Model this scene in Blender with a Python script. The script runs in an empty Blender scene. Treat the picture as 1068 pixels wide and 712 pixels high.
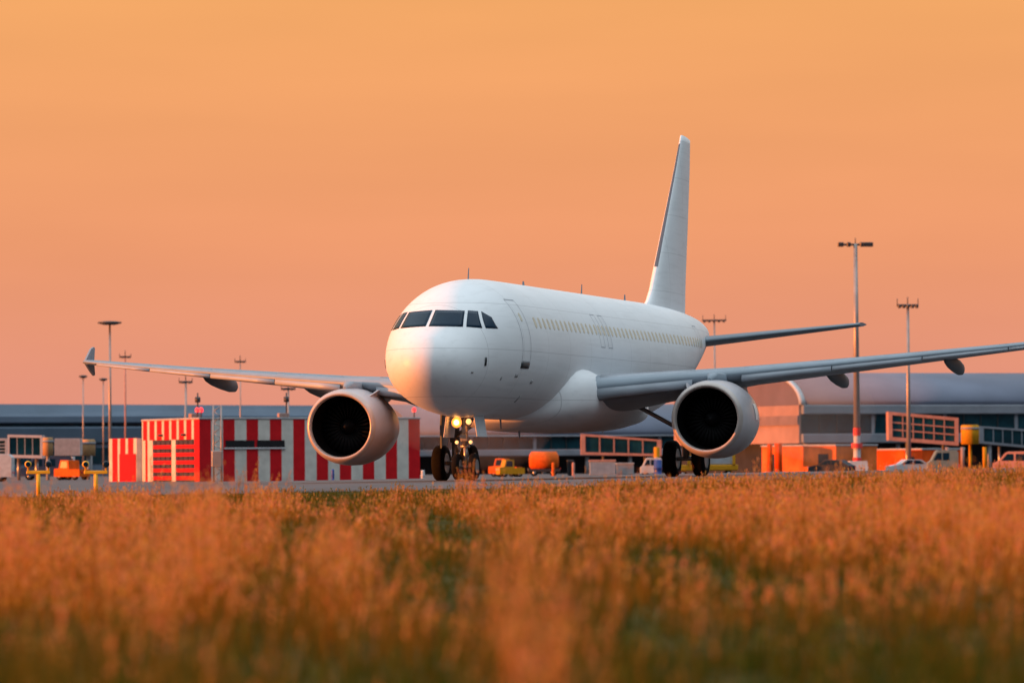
import bpy, math, random
import numpy as np
from mathutils import Vector, Matrix
random.seed(7)
RNG = np.random.default_rng(11)
SC = bpy.context.scene
COL = SC.collection
rad = math.radians

# ------------------------------------------------------------------ camera
F_PX, HY, HC, ROLL = 5023.0, 488.2, 0.354, 0.006      # focal length in px of a 1068 wide picture, horizon row, eye height
PITCH = math.atan((HY - 356.0) / F_PX)
FW = Vector((0, math.cos(PITCH), math.sin(PITCH)))
UP0 = Vector((0, -math.sin(PITCH), math.cos(PITCH)))
RT0 = Vector((1, 0, 0))
RT = RT0 * math.cos(ROLL) - UP0 * math.sin(ROLL)
UP = UP0 * math.cos(ROLL) + RT0 * math.sin(ROLL)
CAMP = Vector((0, 0, HC))
cam_d = bpy.data.cameras.new("camera")
cam = bpy.data.objects.new("camera", cam_d)
COL.objects.link(cam)
cam.matrix_world = Matrix(((RT.x, UP.x, -FW.x, CAMP.x), (RT.y, UP.y, -FW.y, CAMP.y), (RT.z, UP.z, -FW.z, CAMP.z), (0, 0, 0, 1)))
cam_d.sensor_width = 36.0
cam_d.lens = 36.0 * F_PX / 1068.0
cam_d.clip_start = 0.5
cam_d.clip_end = 20000
cam_d.dof.use_dof = True
cam_d.dof.focus_distance = 144.0
cam_d.dof.aperture_fstop = 2.0
SC.camera = cam

# ------------------------------------------------------------------ light
SUN_E = rad(-16)     # the sun stands on the left, a little on the camera's side of the picture plane
SUN_H = rad(3.2)     # elevation
SUN_DIR = Vector((-math.cos(SUN_E) * math.cos(SUN_H), math.sin(SUN_E) * math.cos(SUN_H), math.sin(SUN_H)))
sd = bpy.data.lights.new("sun", 'SUN')
sd.energy = 5.0
sd.angle = rad(0.6)
sd.color = (1.0, 0.255, 0.046)
sun = bpy.data.objects.new("sun", sd)
COL.objects.link(sun)
sun.rotation_euler = SUN_DIR.to_track_quat('Z', 'Y').to_euler()

W = bpy.data.worlds.new("World")
SC.world = W
W.use_nodes = True
nt = W.node_tree
nt.nodes.clear()
N = nt.nodes.new
L = nt.links.new
sky = N('ShaderNodeTexSky'); sky.sky_type = 'NISHITA'; sky.sun_disc = False
sky.sun_elevation = SUN_H; sky.sun_rotation = rad(-106); sky.dust_density = 4.0; sky.air_density = 1.5
bg1 = N('ShaderNodeBackground'); bg1.inputs[1].default_value = 0.05
L(sky.outputs[0], bg1.inputs[0])
tc = N('ShaderNodeTexCoord'); sep = N('ShaderNodeSeparateXYZ'); L(tc.outputs['Generated'], sep.inputs[0])
def ramp(stops):
    r = N('ShaderNodeValToRGB')
    el = r.color_ramp.elements
    while len(el) < len(stops): el.new(0.5)
    for e, (p, c) in zip(el, stops):
        e.position = p; e.color = (c[0], c[1], c[2], 1)
    return r
r_front = ramp([(0.0, (.75, .285, .215)), (0.015, (.76, .292, .200)), (0.045, (.82, .315, .158)), (0.100, (.83, .350, .122)), (0.22, (.60, .38, .24)), (0.45, (.50, .52, .56)), (0.65, (.74, .82, .94)), (1.0, (.82, .90, 1.0))])
r_back = ramp([(0.0, (.045, .065, .10)), (0.20, (.035, .055, .095)), (0.42, (.10, .15, .23)), (0.62, (.82, .93, 1.0)), (1.0, (.82, .93, 1.0))])
L(sep.outputs[2], r_front.inputs[0]); L(sep.outputs[2], r_back.inputs[0])
dot = N('ShaderNodeVectorMath'); dot.operation = 'DOT_PRODUCT'; dot.inputs[1].default_value = (-0.5, 0.866, 0)
L(tc.outputs['Generated'], dot.inputs[0])
mr = N('ShaderNodeMapRange'); mr.interpolation_type = 'SMOOTHSTEP'
mr.inputs['From Min'].default_value = 0.40; mr.inputs['From Max'].default_value = 0.80
L(dot.outputs['Value'], mr.inputs['Value'])
mx = N('ShaderNodeMix'); mx.data_type = 'RGBA'
L(mr.outputs[0], mx.inputs[0]); L(r_back.outputs[0], mx.inputs[6]); L(r_front.outputs[0], mx.inputs[7])
bg2 = N('ShaderNodeBackground'); bg2.inputs[1].default_value = 0.69
# very faint, long drawn veils of thin cloud
vm = N('ShaderNodeMapping'); vm.inputs['Scale'].default_value = (5, 5, 34); L(tc.outputs['Generated'], vm.inputs[0])
vn = N('ShaderNodeTexNoise'); vn.inputs['Scale'].default_value = 1.6; vn.inputs['Detail'].default_value = 3; L(vm.outputs[0], vn.inputs['Vector'])
vr = N('ShaderNodeMapRange'); vr.inputs['From Min'].default_value = .3; vr.inputs['From Max'].default_value = .7; vr.inputs['To Min'].default_value = .965; vr.inputs['To Max'].default_value = 1.035
L(vn.outputs['Fac'], vr.inputs['Value'])
vs_ = N('ShaderNodeVectorMath'); vs_.operation = 'SCALE'; L(mx.outputs[2], vs_.inputs[0]); zb = N('ShaderNodeMapRange'); zb.interpolation_type = 'SMOOTHSTEP'; zb.inputs['From Min'].default_value = .40; zb.inputs['From Max'].default_value = .72; zb.inputs['To Min'].default_value = 1.0; zb.inputs['To Max'].default_value = 1.42
L(sep.outputs[2], zb.inputs['Value'])          # the sky overhead is the brightest part of the blue
zm = N('ShaderNodeMath'); zm.operation = 'MULTIPLY'; L(vr.outputs[0], zm.inputs[0]); L(zb.outputs[0], zm.inputs[1])
L(zm.outputs[0], vs_.inputs['Scale'])
L(vs_.outputs[0], bg2.inputs[0])
add = N('ShaderNodeAddShader'); L(bg1.outputs[0], add.inputs[0]); L(bg2.outputs[0], add.inputs[1])
wo = N('ShaderNodeOutputWorld'); L(add.outputs[0], wo.inputs[0])
SC.view_settings.view_transform = 'Standard'
SC.view_settings.look = 'None'
SC.view_settings.exposure = 0.55
SC.view_settings.gamma = 1.0
SC.view_settings.use_curve_mapping = False

# ------------------------------------------------------------------ helpers
def px_dir(px, py):
    d = FW + RT * ((px - 534.0) / F_PX) - UP * ((py - 356.0) / F_PX)
    return d / d.y
def at(px, py, dist):
    return CAMP + px_dir(px, py) * dist
def smooth(a, b, v):
    t = min(1.0, max(0.0, (v - a) / (b - a)))
    return t * t * (3 - 2 * t)
GY = [0, 12, 30, 60, 85, 104, 108, 115, 200, 300, 3000]
GZ = [-.90, -.86, -.74, -.50, -.28, -.15, -.10, 0, 0, -.45, -.45]
def gz(x, y):
    z = float(np.interp(y, GY, GZ))
    xx = max(-30.0, min(30.0, x))
    near = (0.036 * xx if xx > 0 else 0.012 * xx) * min(1.0, max(0.0, y / 95.0))
    far = 0.012 * xx * (1 - smooth(200, 290, y))
    k = smooth(98, 118, y)
    return z + near * (1 - k) + far * k

MATS = {}
def mat(name, col, rough=0.6, metal=0.0, var=0.12, scale=3.0, bump=0.0, emit=None, spec=0.5, coat=0.0, col2=None):
    if name in MATS: return MATS[name]
    m = bpy.data.materials.new(name); m.use_nodes = True
    t = m.node_tree; b = t.nodes['Principled BSDF']
    b.inputs['Roughness'].default_value = rough
    b.inputs['Metallic'].default_value = metal
    b.inputs['Specular IOR Level'].default_value = spec
    b.inputs['Coat Weight'].default_value = coat
    if coat: b.inputs['Coat Roughness'].default_value = 0.12
    c = t.nodes.new('ShaderNodeTexCoord')
    n = t.nodes.new('ShaderNodeTexNoise'); n.inputs['Scale'].default_value = scale; n.inputs['Detail'].default_value = 5
    t.links.new(c.outputs['Object'], n.inputs['Vector'])
    r = t.nodes.new('ShaderNodeValToRGB')
    r.color_ramp.elements[0].position = .3; r.color_ramp.elements[1].position = .7
    lo = [max(0, v * (1 - var)) for v in col]; hi = [min(1, v * (1 + var)) for v in (col2 or col)]
    r.color_ramp.elements[0].color = (*lo, 1); r.color_ramp.elements[1].color = (*hi, 1)
    t.links.new(n.outputs['Fac'], r.inputs[0]); t.links.new(r.outputs[0], b.inputs['Base Color'])
    if bump:
        bp = t.nodes.new('ShaderNodeBump'); bp.inputs['Strength'].default_value = bump
        t.links.new(n.outputs['Fac'], bp.inputs['Height']); t.links.new(bp.outputs[0], b.inputs['Normal'])
    if emit:
        b.inputs['Emission Color'].default_value = (*emit[:3], 1); b.inputs['Emission Strength'].default_value = emit[3]
    MATS[name] = m
    return m

class MB:
    """collects geometry that becomes ONE mesh object"""
    def __init__(s): s.v = []; s.f = []; s.mi = []; s.sm = []
    def add(s, vs, fs, mi=0, smooth=False, M=None):
        o = len(s.v)
        s.v += [tuple(M @ Vector(v)) if M else tuple(v) for v in vs]
        for f in fs:
            s.f.append([i + o for i in f]); s.mi.append(mi); s.sm.append(smooth)
        return s
    def box(s, x0, x1, y0, y1, z0, z1, mi=0, bev=0.0, M=None):
        b = min(bev, (x1 - x0) * .45, (y1 - y0) * .45, (z1 - z0) * .45)
        if b <= 0:
            vs = [(x0, y0, z0), (x1, y0, z0), (x1, y1, z0), (x0, y1, z0), (x0, y0, z1), (x1, y0, z1), (x1, y1, z1), (x0, y1, z1)]
            fs = [(0, 3, 2, 1), (4, 5, 6, 7), (0, 1, 5, 4), (1, 2, 6, 5), (2, 3, 7, 6), (3, 0, 4, 7)]
            return s.add(vs, fs, mi, False, M)
        rings = []
        for z, q in ((z0, b), (z0 + b, 0), (z1 - b, 0), (z1, b)):
            rings.append([(x0 + q + b, y0 + q, z), (x1 - q - b, y0 + q, z), (x1 - q, y0 + q + b, z), (x1 - q, y1 - q - b, z),
                          (x1 - q - b, y1 - q, z), (x0 + q + b, y1 - q, z), (x0 + q, y1 - q - b, z), (x0 + q, y0 + q + b, z)])
        return s.loft(rings, mi, False, M=M)
    def loft(s, rings, mi=0, smooth=True, caps=(True, True), closed=True, M=None):
        n = len(rings[0]); vs = [p for r in rings for p in r]; fs = []
        m = n if closed else n - 1
        for i in range(len(rings) - 1):
            for j in range(m):
                k = (j + 1) % n
                fs.append((i * n + j, i * n + k, (i + 1) * n + k, (i + 1) * n + j))
        s.add(vs, fs, mi, smooth, M)
        o = len(s.v) - len(vs)
        if caps[0]: s.f.append([o + j for j in range(n)][::-1]); s.mi.append(mi); s.sm.append(False)
        if caps[1]: s.f.append([o + (len(rings) - 1) * n + j for j in range(n)]); s.mi.append(mi); s.sm.append(False)
        return s
    def tube(s, a, b, r0, r1=None, n=12, mi=0, caps=True):
        a = Vector(a); b = Vector(b); r1 = r0 if r1 is None else r1
        d = (b - a).normalized(); u = d.orthogonal().normalized(); w = d.cross(u)
        R = []
        for c, r in ((a, r0), (b, r1)):
            R.append([tuple(c + u * (r * math.cos(2 * math.pi * k / n)) + w * (r * math.sin(2 * math.pi * k / n))) for k in range(n)])
        return s.loft(R, mi, True, (caps, caps))
    def lathe(s, prof, axis='y', c=(0, 0, 0), n=40, mi=0, smooth=True):
        """prof: (along, radius); a radius of 0 closes the end"""
        c = Vector(c); R = []
        for a, r in prof:
            ring = []
            for k in range(n):
                q = 2 * math.pi * k / n; p = (r * math.cos(q), r * math.sin(q))
                v = {'x': (a, p[0], p[1]), 'y': (p[0], a, p[1]), 'z': (p[0], p[1], a)}[axis]
                ring.append(tuple(c + Vector(v)))
            R.append(ring)
        return s.loft(R, mi, smooth, (False, False))
    def prism(s, pts, x0, x1, mi=0, M=None):
        """outline in (y, z), extruded along x"""
        n = len(pts)
        return s.loft([[(x0, p[0], p[1]) for p in pts], [(x1, p[0], p[1]) for p in pts]], mi, False, M=M)
    def build(s, name, mats, parent=None):
        me = bpy.data.meshes.new(name)
        me.from_pydata(s.v, [], s.f)
        for m in (mats if isinstance(mats, (list, tuple)) else [mats]): me.materials.append(m)
        me.polygons.foreach_set('material_index', s.mi)
        me.polygons.foreach_set('use_smooth', s.sm)
        me.validate(); me.update()
        import bmesh
        bm = bmesh.new(); bm.from_mesh(me)
        bmesh.ops.remove_doubles(bm, verts=bm.verts, dist=1e-5)
        bmesh.ops.recalc_face_normals(bm, faces=bm.faces)
        bm.to_mesh(me); bm.free()
        o = bpy.data.objects.new(name, me); COL.objects.link(o)
        if parent: o.parent = parent
        return o

def thing(name, label, cat, loc=(0, 0, 0), rz=0.0, group=None):
    o = bpy.data.objects.new(name, None); COL.objects.link(o)
    o.empty_display_size = 0.2
    o.location = loc; o.rotation_euler = (0, 0, rz)
    o['label'] = label; o['category'] = cat
    if group: o['group'] = group
    return o
def tag(o, label, cat, group=None, kind=None):
    o['label'] = label; o['category'] = cat
    if group: o['group'] = group
    if kind: o['kind'] = kind
    return o
def copy_tree(o, parent=None):
    c = o.copy(); COL.objects.link(c)
    if parent: c.parent = parent
    for ch in [k for k in bpy.data.objects if k.parent == o]: copy_tree(ch, c)
    return c
def ground_at(px, dist):
    """a point of the ground under picture column px at a distance"""
    p = at(px, HY, dist)
    return Vector((p.x, dist, gz(p.x, dist)))
def zrow(px, py, dist): return at(px, py, dist).z

# ------------------------------------------------------------------ materials
WHITE = mat('aircraft_white_paint', (.78, .80, .82), .44, 0, .03, .6, spec=.4)
WHITE.node_tree.nodes['Principled BSDF'].inputs['Coat Roughness'].default_value = .22
def skin_seams(m):
    """rivet lines round the barrel and along it, and faint streaks running aft"""
    t = m.node_tree; b = t.nodes['Principled BSDF']; src = b.inputs['Base Color'].links[0].from_socket
    c = t.nodes.new('ShaderNodeTexCoord'); sp = t.nodes.new('ShaderNodeSeparateXYZ'); t.links.new(c.outputs['Object'], sp.inputs[0])
    def line(sock, period, width, off):
        a = t.nodes.new('ShaderNodeMath'); a.operation = 'ADD'; a.inputs[1].default_value = off; t.links.new(sock, a.inputs[0])
        q = t.nodes.new('ShaderNodeMath'); q.operation = 'PINGPONG'; q.inputs[1].default_value = period / 2; t.links.new(a.outputs[0], q.inputs[0])
        l = t.nodes.new('ShaderNodeMath'); l.operation = 'LESS_THAN'; l.inputs[1].default_value = width / 2; t.links.new(q.outputs[0], l.inputs[0]); return l.outputs[0]
    l1 = line(sp.outputs[1], 2.67, .024, .55); l2 = line(sp.outputs[2], 1.36, .018, .35)
    mxx = t.nodes.new('ShaderNodeMath'); mxx.operation = 'MAXIMUM'; t.links.new(l1, mxx.inputs[0]); t.links.new(l2, mxx.inputs[1])
    mp = t.nodes.new('ShaderNodeMapping'); mp.inputs['Scale'].default_value = (2.2, .16, 3.2); t.links.new(c.outputs['Object'], mp.inputs[0])
    n = t.nodes.new('ShaderNodeTexNoise'); n.inputs['Scale'].default_value = 2.4; n.inputs['Detail'].default_value = 6; t.links.new(mp.outputs[0], n.inputs['Vector'])
    r = t.nodes.new('ShaderNodeMapRange'); r.inputs['From Min'].default_value = .50; r.inputs['From Max'].default_value = .80; r.inputs['To Min'].default_value = 1; r.inputs['To Max'].default_value = .90; t.links.new(n.outputs['Fac'], r.inputs['Value'])
    k = t.nodes.new('ShaderNodeMath'); k.operation = 'MULTIPLY_ADD'; k.inputs[1].default_value = -.26; k.inputs[2].default_value = 1; t.links.new(mxx.outputs[0], k.inputs[0])
    pr = t.nodes.new('ShaderNodeMath'); pr.operation = 'MULTIPLY'; t.links.new(k.outputs[0], pr.inputs[0]); t.links.new(r.outputs[0], pr.inputs[1])
    v = t.nodes.new('ShaderNodeVectorMath'); v.operation = 'SCALE'; t.links.new(src, v.inputs[0]); t.links.new(pr.outputs[0], v.inputs['Scale']); t.links.new(v.outputs[0], b.inputs['Base Color'])
skin_seams(WHITE)
WINGGREY = mat('wing_grey_paint', (.21, .26, .31), .42, 0, .10, 1.2)
NACELLE = mat('nacelle_paint', (.45, .42, .44), .33, 0, .08, 1.0, coat=.25)
BAREMETAL = mat('polished_lip_metal', (.46, .40, .37), .34, .25, .08, 4)
DARKMETAL = mat('dark_metal', (.05, .05, .055), .45, .4, .25, 6)
FANBLACK = mat('fan_dark', (.003, .003, .0035), .8, 0, .2, 8, spec=.05)
STEEL = mat('gear_steel', (.42, .41, .40), .35, .6, .15, 8)
RUBBER = mat('tyre_rubber', (.010, .010, .011), .85, 0, .2, 9, spec=.12)
GLASSDARK = mat('cockpit_glass', (.004, .022, .046), .2, 0, .1, 3, spec=.12)
CABINPANE = mat('cabin_window_shade', (.62, .57, .45), .3, 0, .12, 6)
SEAM = mat('panel_seam', (.36, .38, .41), .5, 0, .1, 6)
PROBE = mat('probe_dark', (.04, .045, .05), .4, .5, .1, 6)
LEDGE = mat('leading_edge_metal', (.07, .09, .12), .5, 0, .08, 3)
LAMPHOT = mat('landing_lamp_glow', (1, .6, .2), .3, emit=(1.0, .24, .03, 1.5))
LAMPBULB = mat('landing_lamp_bulb', (1, .8, .5), .3, emit=(1.0, .42, .09, 9))
LAMPSMALL = mat('taxi_lamp_glow', (1, .9, .7), .3, emit=(1.0, .50, .18, .9))
REDLAMP = mat('red_lamp_glow', (.8, .03, .03), .3, emit=(1.0, .03, .04, 1.2))
RED = mat('red_cladding', (.56, .010, .016), .6, 0, .12, 1.6, spec=.12)
CREAM = mat('cream_cladding', (.60, .57, .52), .6, 0, .12, 1.6, spec=.12)
CONCRETE = mat('grey_concrete', (.36, .36, .38), .85, 0, .18, 1.5, .1)
ROOFBLUE = mat('blue_grey_roof', (.14, .19, .26), .6, 0, .12, .12, spec=.2)
ROOFDARK = mat('dark_slate_roof', (.085, .125, .175), .6, 0, .15, .15, spec=.2)
ROOFLILAC = mat('lilac_grey_roof', (.145, .165, .225), .6, 0, .10, .2, spec=.2)
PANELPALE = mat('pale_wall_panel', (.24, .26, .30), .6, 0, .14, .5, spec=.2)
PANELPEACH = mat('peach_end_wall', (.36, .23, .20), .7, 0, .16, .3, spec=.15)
TEALGLASS = mat('teal_facade_glass', (.006, .040, .056), .15, 0, .5, .5, spec=.3)
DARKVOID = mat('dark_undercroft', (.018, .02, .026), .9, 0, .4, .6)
PINKFRAME = mat('salmon_frame_paint', (.44, .23, .19), .6, 0, .14, 2, spec=.15)
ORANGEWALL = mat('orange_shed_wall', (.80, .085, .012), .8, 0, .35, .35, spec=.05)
YELLOW = mat('signal_yellow_paint', (.56, .26, .012), .7, 0, .15, 4, spec=.15)
ORANGE = mat('orange_vehicle_paint', (.72, .12, .012), .7, 0, .2, 3, spec=.15)
REDPAINT = mat('red_mast_paint', (.66, .02, .025), .45, 0, .1, 2)
WHITEPAINT = mat('white_vehicle_paint', (.50, .51, .53), .6, 0, .12, 3, spec=.2)
BLUEPAINT = mat('blue_paint', (.02, .06, .28), .45, 0, .15, 3)
GREYBLUE = mat('grey_blue_box_paint', (.33, .37, .42), .5, 0, .15, 2)
GALV = mat('galvanised_mast', (.34, .31, .30), .45, .5, .15, 1)
GREYTUBE = mat('corrugated_grey', (.42, .42, .44), .5, .1, .15, 3)

# ------------------------------------------------------------------ ground
xs = sorted(set([-1500, -700, -350, -180, -100, -60, -40] + list(np.arange(-30, 30.1, 1.5)) + [40, 60, 100, 180, 350, 700, 1500]))
ys = sorted(set([-60, -20, -5] + list(np.arange(0, 108.1, 2.0)) + list(np.arange(108, 300, 4.0)) + [300, 340, 400, 500, 700, 1000, 1800, 3500, 7000, 12000]))
def sheet(name, y_from, dz, m):
    yy = [y for y in ys if y >= y_from]
    b = MB(); n = len(xs)
    vs = [(x, y, gz(x, y) + dz) for y in yy for x in xs]
    fs = [(j * n + i, j * n + i + 1, (j + 1) * n + i + 1, (j + 1) * n + i) for j in range(len(yy) - 1) for i in range(n - 1)]
    b.add(vs, fs, 0, True)
    o = b.build(name, m); o['kind'] = 'structure'
    return o
sheet('ground', -1e9, 0.0, mat('meadow_soil', (.055, .05, .022), 1.0, 0, .35, 1.5, .4, spec=0.0, col2=(.09, .07, .025)))
sheet('taxiway', 108, 0.004, mat('taxiway_asphalt', (.05, .052, .058), .85, 0, .22, .35, .1, col2=(.075, .075, .08)))

# ------------------------------------------------------------------ meadow grass: one mass of blades and seed heads
def make_grass():
    V = []; Fc = []; C = []; tot = 0
    waves = [(RNG.uniform(.25, 3.2), RNG.uniform(.05, .55), RNG.uniform(0, 6.28)) for _ in range(14)]
    def field(X, Y, k0, k1):
        v = 0
        for fx, fy, ph in waves[k0:k1]: v = v + np.sin(X * fx + Y * fy + ph + 1.3 * np.sin(Y * fy * .7 - X * .4 * fx))
        return v / (k1 - k0) ** .5
    zones = [(5.0, 14, 150, .32, .008, 0), (14, 28, 270, .38, .007, 0), (28, 55, 155, .36, .009, 0), (55, 108.5, 95, .22, .012, 0), (18, 30, 4.5, .84, .008, 1), (26, 75, 4, .66, .011, 1), (15.5, 26, 34, 1.14, .010, 2)]
    for y0, y1, dens, hh, wd, tall in zones:
        marg = 1.6
        A = (0.107 * y1 + marg) * 2 * (y1 - y0)
        n = int(A * dens)
        Y = RNG.uniform(y0, y1, n); X = RNG.uniform(-1, 1, n) * (0.107 * y1 + marg)
        # two thirds of the blades stand in tufts of their own height and dryness, the rest in between
        bt = 9 if tall else 16; nt_ = max(1, int(n * (.9 if tall else .68) / bt)); m = nt_ * bt
        tr_ = .07 + .0007 * Y[:nt_]
        X[:m] = np.repeat(X[:nt_].copy(), bt) + RNG.normal(0, 1, m) * np.repeat(tr_, bt); Y[:m] = np.repeat(Y[:nt_].copy(), bt) + RNG.normal(0, 1, m) * np.repeat(tr_, bt)
        th_ = np.concatenate([np.repeat(np.exp(RNG.normal(0.08, .30, nt_)), bt), np.full(n - m, .62)]); td_ = np.concatenate([np.repeat(RNG.normal(.06, .24, nt_), bt), np.full(n - m, -.22)])
        k = np.abs(X) < 0.107 * Y + marg
        c1 = field(X, Y, 0, 7); c2 = field(X * 2.2, Y * 1.6, 7, 14)
        if tall == 1: k &= RNG.random(n) < np.clip(.10 + .6 * c1 + .3 * c2 + .35 * (X > .15), .01, 1)
        if tall == 2: k &= RNG.random(n) < np.exp(-((X - .06) / .20) ** 2)   # a plume of tall stalks just right of the middle
        X = X[k]; Y = Y[k]; c1 = c1[k]; c2 = c2[k]; th_ = th_[k]; td_ = td_[k]; n = len(X)
        Z = np.array([gz(a, b) for a, b in zip(X, Y)])
        taper = np.interp(Y, [0, 50, 75, 98, 108.5], [1, 1, .85, .62, .30])
        near = np.interp(Y, [21, 36], [0, 1])                      # the meadow is greener and fresher close by
        dryness = np.clip(.37 + .54 * c1 + .26 * c2 + td_ + (.45 if tall else 0) + .018 * X, 0, 1) * np.where(bool(tall), .75 + .25 * near, .12 + .88 * near)
        dryness *= np.interp(Y, [55, 106], [1, .42])
        H_low = np.where(bool(tall), 1.0, .62 + .5 * dryness)                # fresh green patches stand lower
        seed = (RNG.random(n) < .02 + .60 * dryness ** 1.4) | bool(tall)
        H = hh * taper * np.clip(.72 + .22 * c1 + .16 * c2, .25, 1.4) * RNG.uniform(.6, 1.12, n) * np.minimum(th_, 1.25 if tall else 1.9) * H_low
        if not tall: H = np.where(seed, H * 1.35 + .03, H)
        H = np.clip(H, .04, 1.0)
        az = RNG.uniform(0, 2 * np.pi, n)
        lean = RNG.uniform(.02, .22, n) * H
        lx = np.cos(az) * lean + .06 * H; ly = np.sin(az) * lean
        wa = RNG.uniform(-.9, .9, n); wx = np.cos(wa); wy = np.sin(wa)
        w = wd * RNG.uniform(.5, 1.1, n) * np.where(seed, .45, 1.0)
        P = lambda t, s_: np.stack([X + lx * t * t + wx * w * s_, Y + ly * t * t + wy * w * s_, Z - .01 + H * t], 1)
        pts = np.stack([P(0, -.5), P(0, .5), P(.5, .45), P(.5, -.45), P(1, .12), P(1, -.12)], 1)
        idx = tot + 6 * np.arange(n)[:, None]
        Fc.append(idx + np.array([0, 1, 2, 3])); Fc.append(idx + np.array([3, 2, 4, 5]))
        V.append(pts.reshape(-1, 3)); tot += 6 * n
        dry = np.clip(dryness + RNG.normal(0, .20, n), 0, 1)[:, None]
        green = np.array([.046, .078, .009]) * RNG.uniform(.5, 1.3, (n, 1)); straw = np.array([.64, .205, .030]) * RNG.uniform(.65, 1.2, (n, 1))
        mix = lambda f: green * (1 - f) + straw * f
        lo = mix(.15 * dry); mid = mix(.5 * dry); hi = mix(.9 * dry)
        sm = seed[:, None]
        mid = np.where(sm, mix(.25 + .55 * dry), mid); hi = np.where(sm, mix(.45 + .55 * dry), hi)
        C.append(np.stack([lo, lo, mid, mid, hi, hi], 1).reshape(-1, 3))
        si = np.where(seed)[0]
        nsp = 13 if tall else (5 if y1 <= 28 else (3 if y1 <= 55 else 2))
        ln0 = .034 if tall else {5: .030, 3: .042, 2: .050}[nsp]
        span = .42 if tall else .30
        sc_ = np.array([.95, .36, .105])
        for q in range(nsp):
            m = len(si); t = 1.02 - span + span * (q + .5) / nsp + RNG.uniform(-.03, .03, m)
            cx = X[si] + lx[si] * t * t; cy = Y[si] + ly[si] * t * t; cz = Z[si] + H[si] * t
            a = RNG.uniform(-1, 1, m); ln = ln0 * RNG.uniform(.7, 1.5, m); wv = ln * RNG.uniform(.20, .38, m)
            dx = np.sin(a) * .55 * ln; dy = RNG.uniform(-.3, .3, m) * ln; dz = np.cos(a) * ln
            b0 = np.stack([cx, cy, cz], 1)
            b1 = b0 + np.stack([dx * .5 + wv * .6, dy, dz * .5], 1); b3 = b0 + np.stack([dx * .5 - wv * .6, dy, dz * .5], 1)
            b2 = b0 + np.stack([dx, dy, dz], 1)
            V.append(np.stack([b0, b1, b2, b3], 1).reshape(-1, 3))
            Fc.append(tot + 4 * np.arange(m)[:, None] + np.array([0, 1, 2, 3])); tot += 4 * m
            cc = sc_ * RNG.uniform(.6, 1.15, (m, 1)) * np.stack([np.ones(m), RNG.uniform(.75, 1.35, m), RNG.uniform(.5, 1.8, m)], 1)
            f = np.clip(.10 + 1.15 * dry[si], 0, 1)
            cc = cc * f + green[si] * 1.6 * (1 - f)
            C.append(np.repeat(np.clip(cc, .008, 1), 4, axis=0))
    V = np.concatenate(V); Fc = np.concatenate(Fc); C = np.concatenate(C)
    me = bpy.data.meshes.new('meadow_grass')
    me.vertices.add(len(V)); me.vertices.foreach_set('co', V.astype(np.float32).ravel())
    nf = len(Fc); me.loops.add(nf * 4); me.loops.foreach_set('vertex_index', Fc.astype(np.int32).ravel())
    me.polygons.add(nf); me.polygons.foreach_set('loop_start', np.arange(0, nf * 4, 4, dtype=np.int32))
    try: me.polygons.foreach_set('loop_total', np.full(nf, 4, dtype=np.int32))
    except Exception: pass
    ca = me.color_attributes.new('blade_colour', 'FLOAT_COLOR', 'POINT')
    ca.data.foreach_set('color', np.concatenate([C, np.ones((len(C), 1))], 1).astype(np.float32).ravel())
    me.update(calc_edges=True)
    m = bpy.data.materials.new('grass_blades'); m.use_nodes = True
    t = m.node_tree; t.nodes.clear()
    at_ = t.nodes.new('ShaderNodeAttribute'); at_.attribute_name = 'blade_colour'
    d = t.nodes.new('ShaderNodeBsdfDiffuse'); tr = t.nodes.new('ShaderNodeBsdfTranslucent')
    mx_ = t.nodes.new('ShaderNodeMixShader'); mx_.inputs[0].default_value = .45
    out = t.nodes.new('ShaderNodeOutputMaterial')
    t.links.new(at_.outputs['Color'], d.inputs[0]); t.links.new(at_.outputs['Color'], tr.inputs[0])
    t.links.new(d.outputs[0], mx_.inputs[1]); t.links.new(tr.outputs[0], mx_.inputs[2]); t.links.new(mx_.outputs[0], out.inputs[0])
    me.materials.append(m)
    o = bpy.data.objects.new('meadow_grass', me); COL.objects.link(o)
    tag(o, 'tall dry orange meadow grass with seed heads in front of the taxiway', 'grass', kind='stuff')
    print('grass faces', nf)
make_grass()

# ------------------------------------------------------------------ the airliner  (local x = left wing, y = towards the tail, z = up)
HEAD = rad(14.70)
GX, GYREF = 1.1498, 150.90          # world point of station 15 m on the centre line
PITCH_AC, ROLL_AC = 0.0022, 0.0124
plane = thing('airliner', 'white twin engine passenger jet taxiing towards the grass with its nose lamp lit', 'airplane')
c15 = Vector((GX, GYREF, 0))
plane.matrix_world = (Matrix.Translation(c15) @ Matrix.Rotation(-HEAD, 4, 'Z') @ Matrix.Rotation(-ROLL_AC * 1.0, 4, 'Y')
                      @ Matrix.Translation((0, 2.7, 0)) @ Matrix.Rotation(-PITCH_AC, 4, 'X') @ Matrix.Translation((0, -17.7, 0)))

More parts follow.
